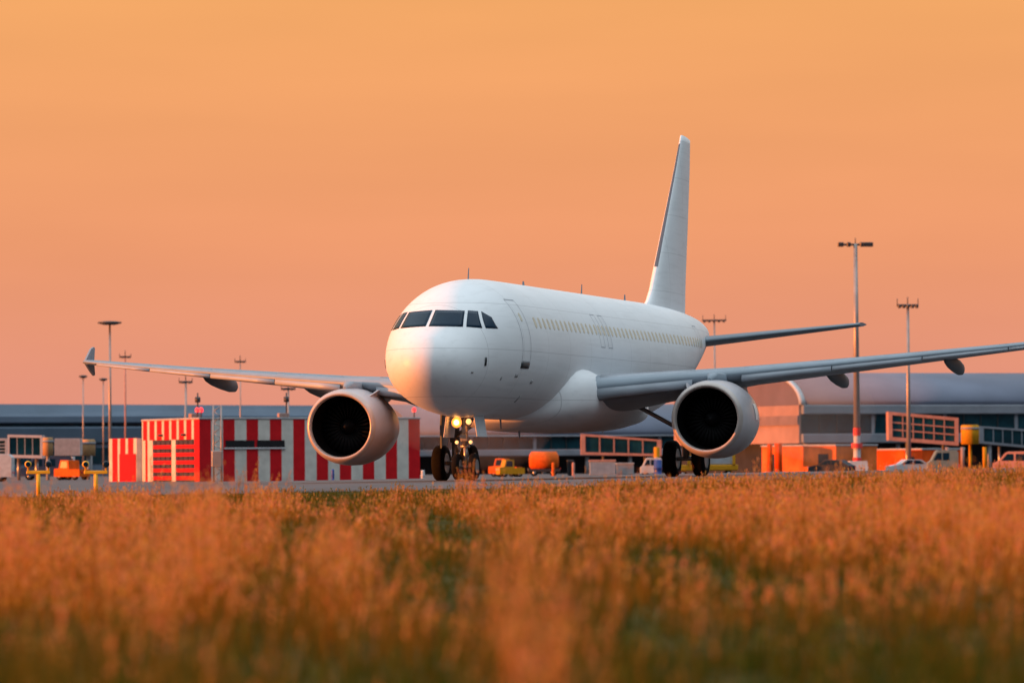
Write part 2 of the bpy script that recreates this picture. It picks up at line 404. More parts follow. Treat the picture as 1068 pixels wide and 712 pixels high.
HULL = [  # station, top z, bottom z, half width
    (0, 3.32, 3.28, .02), (.05, 3.58, 3.04, .29), (.15, 3.75, 2.86, .48), (.4, 4.00, 2.62, .77), (.8, 4.22, 2.40, 1.04), (1.2, 4.43, 2.25, 1.24),
    (1.6, 4.69, 2.14, 1.39), (2.0, 4.95, 2.06, 1.51), (2.5, 5.24, 1.98, 1.63), (3.0, 5.45, 1.92, 1.72), (3.6, 5.63, 1.87, 1.81), (4.4, 5.79, 1.83, 1.89),
    (5.4, 5.89, 1.81, 1.945), (6.6, 5.935, 1.80, 1.97), (8, 5.94, 1.80, 1.975), (16, 5.94, 1.80, 1.975), (23, 5.94, 1.80, 1.975), (24.5, 5.94, 1.88, 1.972),
    (26, 5.94, 2.06, 1.95), (28, 5.93, 2.46, 1.84), (30, 5.90, 2.98, 1.63), (32, 5.84, 3.52, 1.34), (34, 5.75, 4.02, .99), (36, 5.60, 4.46, .60), (37.2, 5.45, 4.72, .34), (37.5, 5.36, 4.82, .24)]
HT = np.array(HULL)
def pchip(x, y):
    h = np.diff(x); dl = np.diff(y) / h; m = np.zeros(len(x)); m[0] = dl[0]; m[-1] = dl[-1]
    for i in range(1, len(x) - 1):
        if dl[i - 1] * dl[i] > 0:
            w1 = 2 * h[i] + h[i - 1]; w2 = h[i] + 2 * h[i - 1]
            m[i] = (w1 + w2) / (w1 / dl[i - 1] + w2 / dl[i])
    def f(q):
        i = int(np.clip(np.searchsorted(x, q) - 1, 0, len(x) - 2)); t = (q - x[i]) / h[i]
        return ((1 + 2 * t) * (1 - t) ** 2 * y[i] + t * (1 - t) ** 2 * h[i] * m[i] + t * t * (3 - 2 * t) * y[i + 1] + t * t * (t - 1) * h[i] * m[i + 1])
    return f
_u = np.sqrt(HT[:, 0])
f_top, f_bot, f_hw = pchip(_u, HT[:, 1]), pchip(_u, HT[:, 2]), pchip(_u, HT[:, 3])
def hull(s):
    q = math.sqrt(max(s, 0)); t, b, w = f_top(q), f_bot(q), f_hw(q)
    return (t + b) / 2, max((t - b) / 2, .01), max(w, .01)
def hull_front(y, z):
    """point of the skin seen straight from the front"""
    lo, hi = 0.0, 9.0
    for _ in range(40):
        m = (lo + hi) / 2; zc, hh, hw = hull(m)
        if (y / hw) ** 2 + ((z - zc) / hh) ** 2 > 1: lo = m
        else: hi = m
    return (lo + hi) / 2
def hull_side(s, z):
    zc, hh, hw = hull(s)
    return hw * math.sqrt(max(0, 1 - ((z - zc) / hh) ** 2))
def skin_normal(s, y, z):
    e = 1e-3
    def F(s_, y_, z_):
        zc, hh, hw = hull(s_); return (y_ / hw) ** 2 + ((z_ - zc) / hh) ** 2
    g = Vector(((F(s, y + e, z) - F(s, y - e, z)), (F(s + e, y, z) - F(s - e, y, z)), (F(s, y, z + e) - F(s, y, z - e))))
    return g.normalized()

fus = MB()
stations = list((np.linspace(0, 1, 36) ** 2) * 6.6) + list(np.arange(7.2, 23.01, .8)) + list(np.arange(23.6, 37.5, .5)) + [37.5]
rings = []
for s in stations:
    zc, hh, hw = hull(s)
    rings.append([(hw * math.sin(2 * math.pi * k / 72), s, zc + hh * math.cos(2 * math.pi * k / 72)) for k in range(72)])
fus.loft(rings, 0, True)
fuselage = fus.build('fuselage', WHITE, plane)
MB().lathe([(37.40, .20), (37.62, .19), (37.64, .13), (37.50, .10), (37.50, 0.0)], 'y', (0, 0, 5.09), 20).build('exhaust_nozzle', DARKMETAL, fuselage)

def skin_patch(fn, nu, nv, off, name, m, parent, rim=0.0):
    """fn(u, v) -> skin point (y, s, z), u,v in 0..1; the patch gets a lip down to the skin"""
    b = MB(); top = []
    for i in range(nu + 1):
        for j in range(nv + 1):
            y, s, z = fn(i / nu, j / nv); n = skin_normal(s, y, z)
            top.append(tuple(Vector((y, s, z)) + n * off))
    fs = [(i * (nv + 1) + j, (i + 1) * (nv + 1) + j, (i + 1) * (nv + 1) + j + 1, i * (nv + 1) + j + 1) for i in range(nu) for j in range(nv)]
    b.add(top, fs, 0, True)
    loop = [i * (nv + 1) for i in range(nu + 1)] + [nu * (nv + 1) + j for j in range(1, nv + 1)] + [i * (nv + 1) + nv for i in range(nu - 1, -1, -1)] + [j for j in range(nv - 1, 0, -1)]
    inner = []
    for k in loop:
        i, j = divmod(k, nv + 1); y, s, z = fn(i / nu, j / nv); n = skin_normal(s, y, z)
        inner.append(tuple(Vector((y, s, z)) - n * .01))
    o0 = len(b.v); b.v += inner
    for q in range(len(loop)):
        q2 = (q + 1) % len(loop)
        b.f.append([loop[q], loop[q2], o0 + q2, o0 + q]); b.mi.append(0); b.sm.append(False)
    return b.build(name, m, parent)
def quad_front(c, sgn):
    """bilinear pane from 4 (y,z) corners: inner-bottom, outer-bottom, outer-top, inner-top"""
    def fn(u, v):
        y = (1 - u) * (1 - v) * c[0][0] + u * (1 - v) * c[1][0] + u * v * c[2][0] + (1 - u) * v * c[3][0]
        z = (1 - u) * (1 - v) * c[0][1] + u * (1 - v) * c[1][1] + u * v * c[2][1] + (1 - u) * v * c[3][1]
        return (sgn * y, hull_front(y, z), z)
    return fn
for sgn in (1, -1):
    for c in ([(.045, 4.38), (.93, 4.36), (.83, 4.84), (.045, 4.87)],
              [(1.005, 4.36), (1.34, 4.33), (1.12, 4.83), (.90, 4.85)],
              [(1.405, 4.33), (1.60, 4.33), (1.42, 4.66), (1.185, 4.83)]):
        skin_patch(quad_front(c, sgn), 8, 6, .008, 'cockpit_window', GLASSDARK, fuselage)
# cabin windows: small rounded panes, pulled shades
def oval_window(s0, z0, sgn, w=.115, h=.165):
    b = MB(); pts = []
    for k in range(12):
        q = 2 * math.pi * k / 12; cu = math.copysign(abs(math.cos(q)) ** .7, math.cos(q)); cv = math.copysign(abs(math.sin(q)) ** .7, math.sin(q))
        s = s0 + w * cu; z = z0 + h * cv; y = sgn * hull_side(s, z); n = skin_normal(s, y, z)
        pts.append(Vector((y, s, z)) + n * .006)
    inn = []
    for p in pts:
        n = skin_normal(p.y, p.x, p.z); inn.append(tuple(p - n * .02))
    b.loft([inn, [tuple(p) for p in pts]], 0, False, (False, True))
    return b.build('cabin_window', CABINPANE, fuselage)
for sgn in (1, -1):
    for k in range(46):
        s = 6.35 + .533 * k
        if s > 30.4: break
        oval_window(s, 4.60, sgn)
def frame_lines(s0, s1, z0, z1, sgn, t, name, m):
    """a door leaf: thin raised outline, its lower corners rounded off by the line width"""
    b = MB()
    def strip(sa, sb, za, zb, nseg):
        P = []
        for i in range(nseg + 1):
            row = []
            for j in (0, 1):
                if zb - za > sb - sa: s = sa + (sb - sa) * j; z = za + (zb - za) * i / nseg
                else: s = sa + (sb - sa) * i / nseg; z = za + (zb - za) * j
                y = sgn * hull_side(s, z); n = skin_normal(s, y, z); row.append(Vector((y, s, z)) + n * .004)
            P.append(row)
        vs = [tuple(p) for r in P for p in r]
        b.add(vs, [(2 * i, 2 * i + 1, 2 * i + 3, 2 * i + 2) for i in range(nseg)], 0, True)
    strip(s0, s0 + t, z0, z1, 10); strip(s1 - t, s1, z0, z1, 10)
    strip(s0 + t, s1 - t, z0, z0 + t, 3); strip(s0 + t, s1 - t, z1 - t, z1, 3)
    return b.build(name, m, fuselage)
for sgn in (1, -1):
    d = frame_lines(4.62, 5.44, 3.40, 5.25, sgn, .030, 'cabin_door', SEAM)
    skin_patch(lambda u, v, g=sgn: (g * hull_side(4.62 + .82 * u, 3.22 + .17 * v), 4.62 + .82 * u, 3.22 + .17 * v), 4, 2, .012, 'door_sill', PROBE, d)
    oval_window(5.03, 4.72, sgn, .09, .13).parent = d
    d = frame_lines(29.4, 30.15, 3.42, 5.2, sgn, .03, 'cabin_door', SEAM)
    for s in (14.35, 15.35):
        frame_lines(s - .27, s + .27, 4.05, 5.10, sgn, .028, 'emergency_exit', SEAM)
# probes, antennas and beacon
for sgn in (1, -1):
    for s, z, w, h in ((1.35, 3.05, .05, .03), (3.3, 2.9, .04, .05), (4.5, 3.0, .13, .05), (6.3, 2.85, .11, .05), (6.1, 2.35, .06, .09)):
        skin_patch(lambda u, v, g=sgn, s=s, z=z, w=w, h=h: (g * hull_side(s - w + 2 * w * u, z - h + 2 * h * v), s - w + 2 * w * u, z - h + 2 * h * v), 2, 2, .008, 'service_panel', mat('panel_grey', (.34, .35, .36), .5, 0, .1, 6), fuselage)
for sgn in (1, -1):
    for s, z, w, h in ((1.95, 3.36, .045, .12),):
        skin_patch(lambda u, v, g=sgn, s=s, z=z, w=w, h=h: (g * hull_side(s - w + 2 * w * u, z - h + 2 * h * v), s - w + 2 * w * u, z - h + 2 * h * v), 2, 2, .02, 'sensor_probe', PROBE, fuselage)
def blade_antenna(s, z, h, c, up=1):
    b = MB(); R = []
    for t in (0, 1):
        cc = c * (1 - .45 * t); y0 = s + .35 * h * t
        R.append([(-.022 * (1 - .4 * t), y0 + cc * .5, z + up * h * t), (0, y0, z + up * h * t), (.022 * (1 - .4 * t), y0 + cc * .5, z + up * h * t), (0, y0 + cc, z + up * h * t)])
    b.loft(R, 0, False); b.build('antenna', WINGGREY, fuselage)
blade_antenna(5.6, 5.88, .36, .16); blade_antenna(12.0, 5.92, .17, .35); blade_antenna(19.5, 5.92, .36, .20); blade_antenna(25.5, 5.92, .24, .30)
blade_antenna(9.0, 1.82, .30, .25, -1); blade_antenna(11.2, 1.5, .25, .3, -1); blade_antenna(22.0, 1.82, .35, .28, -1)

# belly fairing
b = MB(); R = []
for s, hw, zt, zb in ((9.5, .4, 2.20, 1.79), (9.8, 1.2, 2.70, 1.70), (10.2, 1.75, 3.12, 1.60), (10.7, 2.10, 3.42, 1.53), (11.2, 2.30, 3.58, 1.48), (11.8, 2.40, 3.63, 1.46), (12.6, 2.42, 3.60, 1.45), (14, 2.38, 3.45, 1.45), (17, 2.30, 3.2, 1.45), (19, 2.22, 3.0, 1.50), (20.5, 1.95, 2.75, 1.60), (21.8, 1.3, 2.4, 1.74), (22.6, .5, 2.15, 1.84)):
    zc, hh = (zt + zb) / 2, (zt - zb) / 2
    ring = []
    for k in range(48):
        q = 2 * math.pi * k / 48; e = .78
        ring.append((hw * math.copysign(abs(math.sin(q)) ** e, math.sin(q)), s, zc + hh * math.copysign(abs(math.cos(q)) ** e, math.cos(q))))
    R.append(ring)
b.loft(R, 0, True); b.build('belly_fairing', WHITE, plane)

# lifting surfaces
def foil(n=18, camber=.02):
    xs_ = [.5 * (1 - math.cos(math.pi * i / n)) for i in range(n + 1)]
    th = lambda x: 5 * (.2969 * math.sqrt(x) - .126 * x - .3516 * x * x + .2843 * x ** 3 - .1030 * x ** 4)
    up = [(x, th(x) + camber * 4 * x * (1 - x)) for x in xs_]; lo = [(x, -th(x) + camber * 4 * x * (1 - x)) for x in xs_]
    return up[::-1] + lo[1:-1]
FO = foil(); FS = foil(camber=0)
def foil_ring(x, sle, chord, z, tc, tw, pts=FO):
    ct, st = math.cos(tw), math.sin(tw)
    out = []
    for px_, pz in pts:
        a, h = px_ * chord, pz * tc * chord
        out.append((x, sle + a * ct + h * st, z - a * st + h * ct))
    return out
def wing_at(y):
    sle = 11.55 + (y - 2.0) * .515
    te = np.interp(y, [2.0, 6.4, 16.9], [18.7, 18.75, 20.95])
    z = 2.74 + (y - 2.0) * .0885 + .0016 * max(0, y - 6) ** 2 * .55
    tc = np.interp(y, [2, 6.4, 16.9], [.150, .115, .095]); tw = rad(np.interp(y, [2, 6.4, 16.9], [4.2, 1.6, -.6]))
    return sle, te - sle, z, tc, tw
def make_wing(sg):
    b = MB()
    b.loft([foil_ring(sg * y, *wing_at(y)) for y in (1.2, 2.0, 3.0, 4.2, 5.3, 6.4, 8.5, 11, 13.5, 15.5, 16.7, 16.95)], 0, True)
    w = b.build('wing', WINGGREY, plane)
    # slats: shells over the leading edge, run out a little forward and down
    for ya, yb in ((2.35, 5.05), (6.45, 9.0), (9.03, 11.6), (11.63, 14.1), (14.13, 16.35)):
        R = []
        for y in np.linspace(ya, yb, 4):
            sle, ch, z, tc, tw = wing_at(y); R.append([])
            for px_, pz in FO:
                if px_ < .145 and pz >= 0 or px_ < .04: R[-1].append((px_, pz))
            up = R.pop()
            # run out: turned nose down about its own trailing edge and pushed forward
            pa, ph = up[0][0] * ch, up[0][1] * tc * ch
            cd, sd_ = math.cos(rad(21)), math.sin(rad(21)); ct, st = math.cos(tw), math.sin(tw)
            def put(a, h):
                a, h = pa + (a - pa) * cd - (h - ph) * sd_, ph + (a - pa) * sd_ + (h - ph) * cd
                a -= .035 * ch; h += .006
                return (sg * y, sle + a * ct + h * st, z - a * st + h * ct)
            ring = [put(px_ * ch, pz * tc * ch) for px_, pz in up]
            ring += [put(px_ * ch * .97 + .035, pz * tc * ch * .80 - .012) for px_, pz in up[::-1][1:-1]]
            R.append(ring)
        MB().loft(R, 0, True).build('slat', mat('slat_grey', (.33, .37, .42), .38, 0, .08, 1.5), w)
    for yy in (5.35, 8.55, 12.15):
        sle, ch, z, tc, tw = wing_at(yy); te = sle + ch
        b = MB(); R = []
        k = 1.15 if yy < 13 else .9
        for t, r in ((0, .02), (.08, .10), (.25, .17), (.5, .21), (.75, .22), (.92, .17), (1, .04)):
            s = te - 2.2 * k + t * 3.1 * k; dz = -.03 - .25 * t
            R.append([(sg * yy + r * .62 * math.sin(2 * math.pi * q / 16), s, z - .13 + dz + r * 1.12 * math.cos(2 * math.pi * q / 16)) for q in range(16)])
        b.loft(R, 0, True); b.build('flap_fairing', mat('fairing_dark', (.07, .08, .095), .5, 0, .1, 3), w)
    # wingtip fence: arrow shape above and below the tip
    sle, ch, z, tc, tw = wing_at(16.95)
    pts = [(sle + .10, z), (sle + .72, z + .44), (sle + 1.0, z + .52), (sle + 1.10, z + .48), (sle + 1.0, z + .03), (sle + 1.08, z - .40), (sle + .98, z - .44), (sle + .65, z - .30)]
    b = MB(); b.prism(pts, sg * 16.93 - .03, sg * 16.93 + .03); b.build('wingtip_fence', WINGGREY, w)
    return w
make_wing(1); make_wing(-1)
# tailplanes
for sg in (1, -1):
    b = MB()
    b.loft([foil_ring(sg * y, 31.55 + (y - .5) * .60, np.interp(y, [.5, 6.2], [3.9, 1.45]), 4.66 + (y - .5) * .108, .10, rad(-1.5), FS) for y in (.3, 1.2, 2.5, 4.0, 5.4, 6.1, 6.22)], 0, True)
    b.build('tailplane', mat('tailplane_grey', (.15, .19, .23), .45, 0, .1, 1.2), plane)
# fin with dorsal fillet
b = MB(); R = []
for z, sle, ch, t in ((5.45, 27.6, 7.2, .05), (5.85, 28.5, 6.35, .070), (6.1, 29.1, 5.8, .085), (6.5, 29.65, 5.3, .095), (7.2, 30.3, 4.8, .10), (9.0, 31.95, 3.62, .10), (11.0, 33.78, 2.27, .10), (11.85, 34.5, 1.68, .10), (12.02, 34.72, 1.48, .09)):
    R.append([(pz * t * ch, sle + px_ * ch, z + (.10 * (1 - px_) if z > 11.9 else 0)) for px_, pz in FS])
b.loft(R, 0, True); fin = b.build('fin', WHITE, plane)
b = MB(); R = []
for z, sle, ch in ((7.3, 30.39, 4.73), (9.0, 31.95, 3.62), (11.0, 33.78, 2.27), (11.8, 34.46, 1.72)):
    pts = [(px_, pz) for px_, pz in FS if px_ < .02]
    ring = [(pz * .1 * ch * 1.05 + math.copysign(.006, pz) * (1 if abs(pz) > .01 else 0), sle - .012 + px_ * ch, z) for px_, pz in pts]
    R.append(ring)
b.loft(R, 0, True, (False, False), closed=False); b.build('leading_edge_strip', LEDGE, fin)

# engines
ENG_S, ENG_Y, ENG_Z = 11.60, 5.80, 1.74
def make_engine(sg):
    c = Vector((sg * ENG_Y, ENG_S, ENG_Z))
    e = thing('engine', '', '', (0, 0, 0)); del e['label']; del e['category']
    b = MB()
    b.lathe([(.16, 1.112), (.3, 1.145), (.6, 1.18), (1.1, 1.205), (1.8, 1.20), (2.5, 1.13), (3.1, 1.01), (3.55, .90), (3.56, .87), (3.0, .90), (2.4, .88)], 'y', c, 64)
    nac = b.build('nacelle', NACELLE, e)
    MB().lathe([(.16, 1.115), (.09, 1.09), (.035, 1.06), (.005, 1.025), (0, 1.0), (.01, .975), (.05, .955), (.12, .94)], 'y', c, 64).build('inlet_lip', BAREMETAL, nac)
    MB().lathe([(.12, .939), (.35, .91), (.7, .89), (1.15, .885), (1.16, .86), (1.3, .1), (1.3, 0)], 'y', c, 48).build('inlet_duct', FANBLACK, nac)
    b = MB()
    for k in range(30):
        q = 2 * math.pi * k / 30; u = Vector((math.cos(q), 0, math.sin(q))); t_ = Vector((-math.sin(q), 0, math.cos(q)))
        R = []
        for r, tw, ch in ((.24, .35, .24), (.55, .7, .25), (.87, 1.05, .26)):
            d = t_ * math.sin(tw) * ch * .5 + Vector((0, 1, 0)) * math.cos(tw) * ch * .5; p = c + u * r + Vector((0, .95, 0)); nrm = u.cross(d).normalized() * .008
            R.append([tuple(p - d), tuple(p + nrm), tuple(p + d), tuple(p - nrm)])
        b.loft(R, 0, True)
    b.build('fan', mat('fan_blade_metal', (.005, .005, .006), .6, 0, .2, 8, spec=.12), e)
    MB().lathe([(.52, 0), (.56, .05), (.70, .14), (.88, .23), (1.05, .25)], 'y', c, 28).build('spinner', mat('spinner_grey', (.008, .008, .009), .6, 0, .1, 5, spec=.1), e)
    MB().lathe([(2.5, .60), (3.3, .62), (3.9, .52), (4.35, .42), (4.36, .38), (4.2, .36), (4.4, .27), (4.9, .05), (4.92, 0)], 'y', c, 36).build('core_exhaust', DARKMETAL, e)
    # pylon
    b = MB(); R = []
    sle, ch, zw, tc, tw = wing_at(ENG_Y)
    for s, hw, z0, z1 in ((ENG_S + .55, .05, ENG_Z + 1.10, ENG_Z + 1.24), (ENG_S + 1.1, .18, ENG_Z + 1.0, ENG_Z + 1.42), (ENG_S + 1.9, .22, ENG_Z + .95, zw + .08), (ENG_S + 2.7, .22, ENG_Z + .85, zw + .16), (ENG_S + 3.6, .21, ENG_Z + .6, zw + .12), (ENG_S + 5.2, .12, ENG_Z + .85, zw), (ENG_S + 6.0, .03, zw - .3, zw - .1)):
        R.append([(c.x - hw, s, z0), (c.x + hw, s, z0), (c.x + hw, s, z1 - .05), (c.x + hw * .5, s, z1), (c.x - hw * .5, s, z1), (c.x - hw, s, z1 - .05)])
    b.loft(R, 0, True); b.build('pylon', WINGGREY, e)
    # strake on the inboard shoulder
    q = rad(52); n = Vector((-sg * math.cos(q), 0, math.sin(q)))
    b = MB(); t_ = Vector((sg * math.sin(q), 0, math.cos(q))) * .015
    A = [c + n * 1.17 + Vector((0, .7, 0)), c + n * 1.42 + Vector((0, 1.25, 0)), c + n * 1.46 + Vector((0, 1.75, 0)), c + n * 1.17 + Vector((0, 1.85, 0))]
    b.loft([[tuple(p - t_) for p in A], [tuple(p + t_) for p in A]], 0, False); b.build('strake', NACELLE, nac)
    if sg > 0:   # bright white rectangular patch laid on the outer cheek
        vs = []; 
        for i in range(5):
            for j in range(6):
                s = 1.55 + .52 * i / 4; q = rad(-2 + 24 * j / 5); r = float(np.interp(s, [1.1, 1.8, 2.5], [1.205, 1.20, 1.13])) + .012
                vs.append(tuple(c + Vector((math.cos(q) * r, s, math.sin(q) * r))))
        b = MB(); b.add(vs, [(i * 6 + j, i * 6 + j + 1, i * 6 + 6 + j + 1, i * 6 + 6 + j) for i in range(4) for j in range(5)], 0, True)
        b.build('cowl_patch', mat('bright_white_patch', (.86, .84, .82), .35, 0, .05, 3), nac)
    e.parent = plane
    return e
make_engine(1); make_engine(-1)

# undercarriage
def wheel(x, s, r, w, parent, hub=.55):
    b = MB()
    b.lathe([(-w / 2 + .02, r * hub), (-w / 2, r * .72), (-w / 2 + .015, r * .88), (-w * .33, r * .97), (-w * .12, r), (w * .12, r), (w * .33, r * .97), (w / 2 - .015, r * .88), (w / 2, r * .72), (w / 2 - .02, r * hub)], 'x', (x, s, r), 36)
    o = b.build('wheel', RUBBER, parent)
    MB().lathe([(-w / 2 + .03, 0), (-w / 2 + .03, r * .2), (-w / 2 + .05, r * .45), (-w / 2 + .02, r * hub), (w / 2 - .02, r * hub), (w / 2 - .05, r * .45), (w / 2 - .03, r * .2), (w / 2 - .03, 0)], 'x', (x, s, r), 24).build('rim', STEEL, o)
    return o
def lamp(x, s, z, r, m, parent):
    o = MB().lathe([(.13, 0), (.12, r * .5), (.05, r * .95), (0, r * 1.08), (-.012, r * 1.08), (-.012, r)], 'y', (x, s, z), 20).build('landing_light', STEEL, parent)
    MB().lathe([(-.004, r), (-.03, r * .7), (-.04, 0)], 'y', (x, s, z), 20).build('lens', m, o)
    if m == LAMPHOT: MB().lathe([(-.038, r * .52), (-.075, r * .38), (-.085, 0)], 'y', (x, s, z), 20).build('bulb', LAMPBULB, o)
def gear_empty(name):
    e = bpy.data.objects.new(name, None); COL.objects.link(e); e.parent = plane; return e
ng = gear_empty('nose_gear'); S = 5.07
b = MB()
b.tube((0, S - .10, 2.0), (0, S - .02, 1.0), .095, n=16); b.tube((0, S - .02, 1.05), (0, S, .40), .062, n=16)
b.tube((-.30, S, .38), (.30, S, .38), .05); b.tube((0, S - .08, 1.35), (0, S + 1.15, 1.95), .05)
b.tube((-.17, S - .09, 1.62), (.17, S - .09, 1.62), .05); b.tube((-.14, S - .05, .98), (.14, S - .05, .98), .045)
b.build('strut', STEEL, ng)
b = MB(); b.tube((0, S + .07, .95), (0, S + .30, .68), .03); b.tube((0, S + .30, .68), (0, S + .05, .42), .03); b.box(-.10, .10, S - .2, S - .12, 1.12, 1.35, bev=.02)
b.build('torque_link', STEEL, ng)
for x in (-.25, .25): wheel(x, S, .385, .225, ng)
for sg in (1, -1):
    b = MB(); M = Matrix.Translation((sg * .42, S, 1.86)) @ Matrix.Rotation(sg * rad(-8), 4, 'Y')
    b.box(-.015, .015, -.55, .55, -.62, 0, bev=.01, M=M); b.build('gear_door', WHITE, ng)
lamp(-.19, S - .24, 1.68, .155, LAMPHOT, ng); lamp(.17, S - .22, 1.70, .085, LAMPSMALL, ng)
lamp(-.21, S - .18, 1.10, .055, LAMPSMALL, ng); lamp(.21, S - .18, 1.10, .055, LAMPSMALL, ng)
for sg in (1, -1):
    mg = gear_empty('main_gear'); S2, Y2 = 17.71, sg * 3.795
    b = MB(); b.tube((Y2, S2 - .05, 2.75), (Y2, S2, 1.25), .16, n=16); b.tube((Y2, S2, 1.3), (Y2, S2, .58), .105, n=16); b.tube((Y2 - .62, S2, .585), (Y2 + .62, S2, .585), .075)
    b.build('strut', STEEL, mg)
    b = MB(); b.tube((Y2 - sg * .05, S2 - .1, 1.45), (sg * 2.15, S2 - .25, 2.35), .07); b.tube((Y2, S2 + .1, 1.2), (Y2, S2 + .48, .95), .045); b.tube((Y2, S2 + .48, .95), (Y2, S2 + .1, .65), .045)
    b.build('side_stay', STEEL, mg)
    b = MB(); M = Matrix.Translation((Y2 + sg * .27, S2, 2.65)) @ Matrix.Rotation(sg * rad(-4), 4, 'Y')
    b.prism([(-.55, 0), (.55, 0), (.50, -.9), (.28, -1.75), (-.28, -1.75), (-.50, -.9)], -.025, .025, M=M); b.build('gear_door', WINGGREY, mg)
    for dx in (-.465, .465): wheel(Y2 + dx, S2, .585, .42, mg)

# ------------------------------------------------------------------ red and white striped garage
def garage():
    D = 340.0; g0 = ground_at(208, D); k = F_PX / D; th = rad(24)
    t = thing('striped_garage', 'red and white striped airport garage with two roller doors behind the left engine', 'garage', g0, th)
    LF, LS, H = 228 / k / math.cos(th), 71 / k / math.sin(th), zrow(320, 437, D + 3) - g0.z
    b = MB(); n = 19; w = LF / n
    wz0, wz1 = zrow(265, 466, D + 2) - g0.z, zrow(265, 459, D + 2) - g0.z
    for i in range(n): b.box(i * w, (i + 1) * w, 0, .18, 0, H, i % 2)
    b.box(0, .18, LS - .1, LS, 0, H, 1); b.box(LF - .2, LF, .18, LS, 0, H, 1); b.box(0, LF, LS, LS + .2, 0, H, 1)
    # lit side: bands above the doors, piers between them
    dz = zrow(175, 458, D) - g0.z; m = 15; ws = (LS - .2) / m
    for i in range(m): e0 = .16 if i % 2 else 0; e1 = -.16 if i % 2 else 0; b.box(0, .18, .19 + i * ws + (e0 if i % 2 else -.16 * (i > 0)), .19 + (i + 1) * ws + (e1 if i % 2 else .16 * (i < m - 1)), dz, H, i % 2)
    def yy(px): return (208 - px) / k / math.sin(th)
    piers = [(0.19, yy(202), 0), (yy(178.5), yy(173.5), 1), (yy(149.5), yy(143), 1), (yy(143), yy(140), 0), (yy(140), LS - .1, 1)]
    for a, c, mi in piers: b.box(0, .18, a, c, 0, dz - .003, mi)
    wall = b.build('wall', [RED, CREAM], t)
    MB().box(-.06, LF + .06, -.06, LS + .26, H + .002, H + .14, bev=.03).build('roof', CONCRETE, t)
    for x0, x1 in ((234.5, 264), (266.7, 295)):
        f = MB().box((x0 - 208) / k / math.cos(th), (x1 - 208) / k / math.cos(th), -.05, -.003, wz0, wz1, 0).build('window', mat('dark_strip_glass', (.012, .012, .014), .15, 0, .2, 2), t)
    MB().box((233 - 208) / k / math.cos(th), (295.5 - 208) / k / math.cos(th), -.12, -.004, wz0 - .14, wz0 - .03, 0, .01).build('window_sill', WHITEPAINT, t)
    for a, c in ((yy(202), yy(178.5)), (yy(173.5), yy(149.5))):
        b = MB(); nb = 5; dz_ = dz
        b.box(.06, .10, a + .003, c - .003, 0, dz - .02, 1)
        for i in range(nb):
            z0 = .12 + i * (dz - .2) / nb; b.box(.02, .057, a + .02, c - .02, z0, z0 + .27, 0)
        for i in range(4):
            y0 = a + (c - a) * (i + .5) / 4; b.box(.03, .056, y0 - .03, y0 + .03, .05, dz - .1, 1)
        b.build('roller_door', [RED, mat('door_glass', (.05, .04, .06), .3, 0, .3, 2, spec=.2), CREAM], t)
        b = MB(); b.box(-.25, -.02, (a + c) / 2 - .22, (a + c) / 2 + .22, dz + .25, dz + .42, bev=.03); b.build('wall_lamp', DARKMETAL, t)
    # low annex on the far left
    b = MB(); za = zrow(122, 457, D + 12) - g0.z; y0 = LS + .25; y1 = LS + 38 / k / math.sin(th)
    y1 = min(y1, LS + 7.0); wa = (y1 - y0) / 7; zd = zrow(130, 473, D + 12) - g0.z
    for i in range(7): q_ = .2 * wa; b.box(-.4, 3, y0 + i * wa + (q_ if i % 2 == 0 and i else -q_ * (i > 0)), y0 + (i + 1) * wa + (-q_ if i % 2 == 0 and i < 6 else q_ * (i < 6)), 0, za, (i + 1) % 2)
    b.build('annex', [RED, CREAM], t)
    MB().box(-.47, -.403, y0 + .1, y0 + 4.2 * wa, 0, zd, bev=.02).build('annex_door', RED, t)
    for px in (194, 297):
        x = LF * .39 if px > 208 else .5; y = .6 if px > 208 else yy(194)
        o = MB().box(x - .35, x + .35, y - .3, y + .3, H + .141, H + .45, bev=.04).build('roof_vent', PANELPEACH, t)
        MB().tube((x + .25, y, H + .45), (x + .25, y, H + 1.9), .05).lathe([(H + 1.2, .0), (H + 1.25, .2), (H + 1.6, .2), (H + 1.65, 0)], 'z', (x + .25, y, 0), 12).build('vent_stack', DARKMETAL, o)
    for px, py in ((433, 428), (202, 428), (211, 428)):
        x = (px - 208) / k / math.cos(th) if px > 212 else .3; y = .5 if px > 212 else (.4 if px > 205 else 1.2)
        o = MB().tube((x, y, H + .14), (x, y, H + .52), .05).build('lamp_post', DARKMETAL, t)
        MB().lathe([(H + .52, .14), (H + .75, .15), (H + .85, .08), (H + .87, 0)], 'z', (x, y, 0), 16).build('warning_lamp', REDLAMP, o)
    return g0, th, k
garage()

# ------------------------------------------------------------------ terminal buildings
def extrude_profile(prof, x0, x1, name, m, parent, mi_fn=None):
    """prof: list of (y, z) open polyline, given thickness by closing it below"""
    b = MB(); n = len(prof)
    b.loft([[(x0, p[0], p[1]) for p in prof], [(x1, p[0], p[1]) for p in prof]], 0, True, (True, True)); return b.build(name, m, parent)
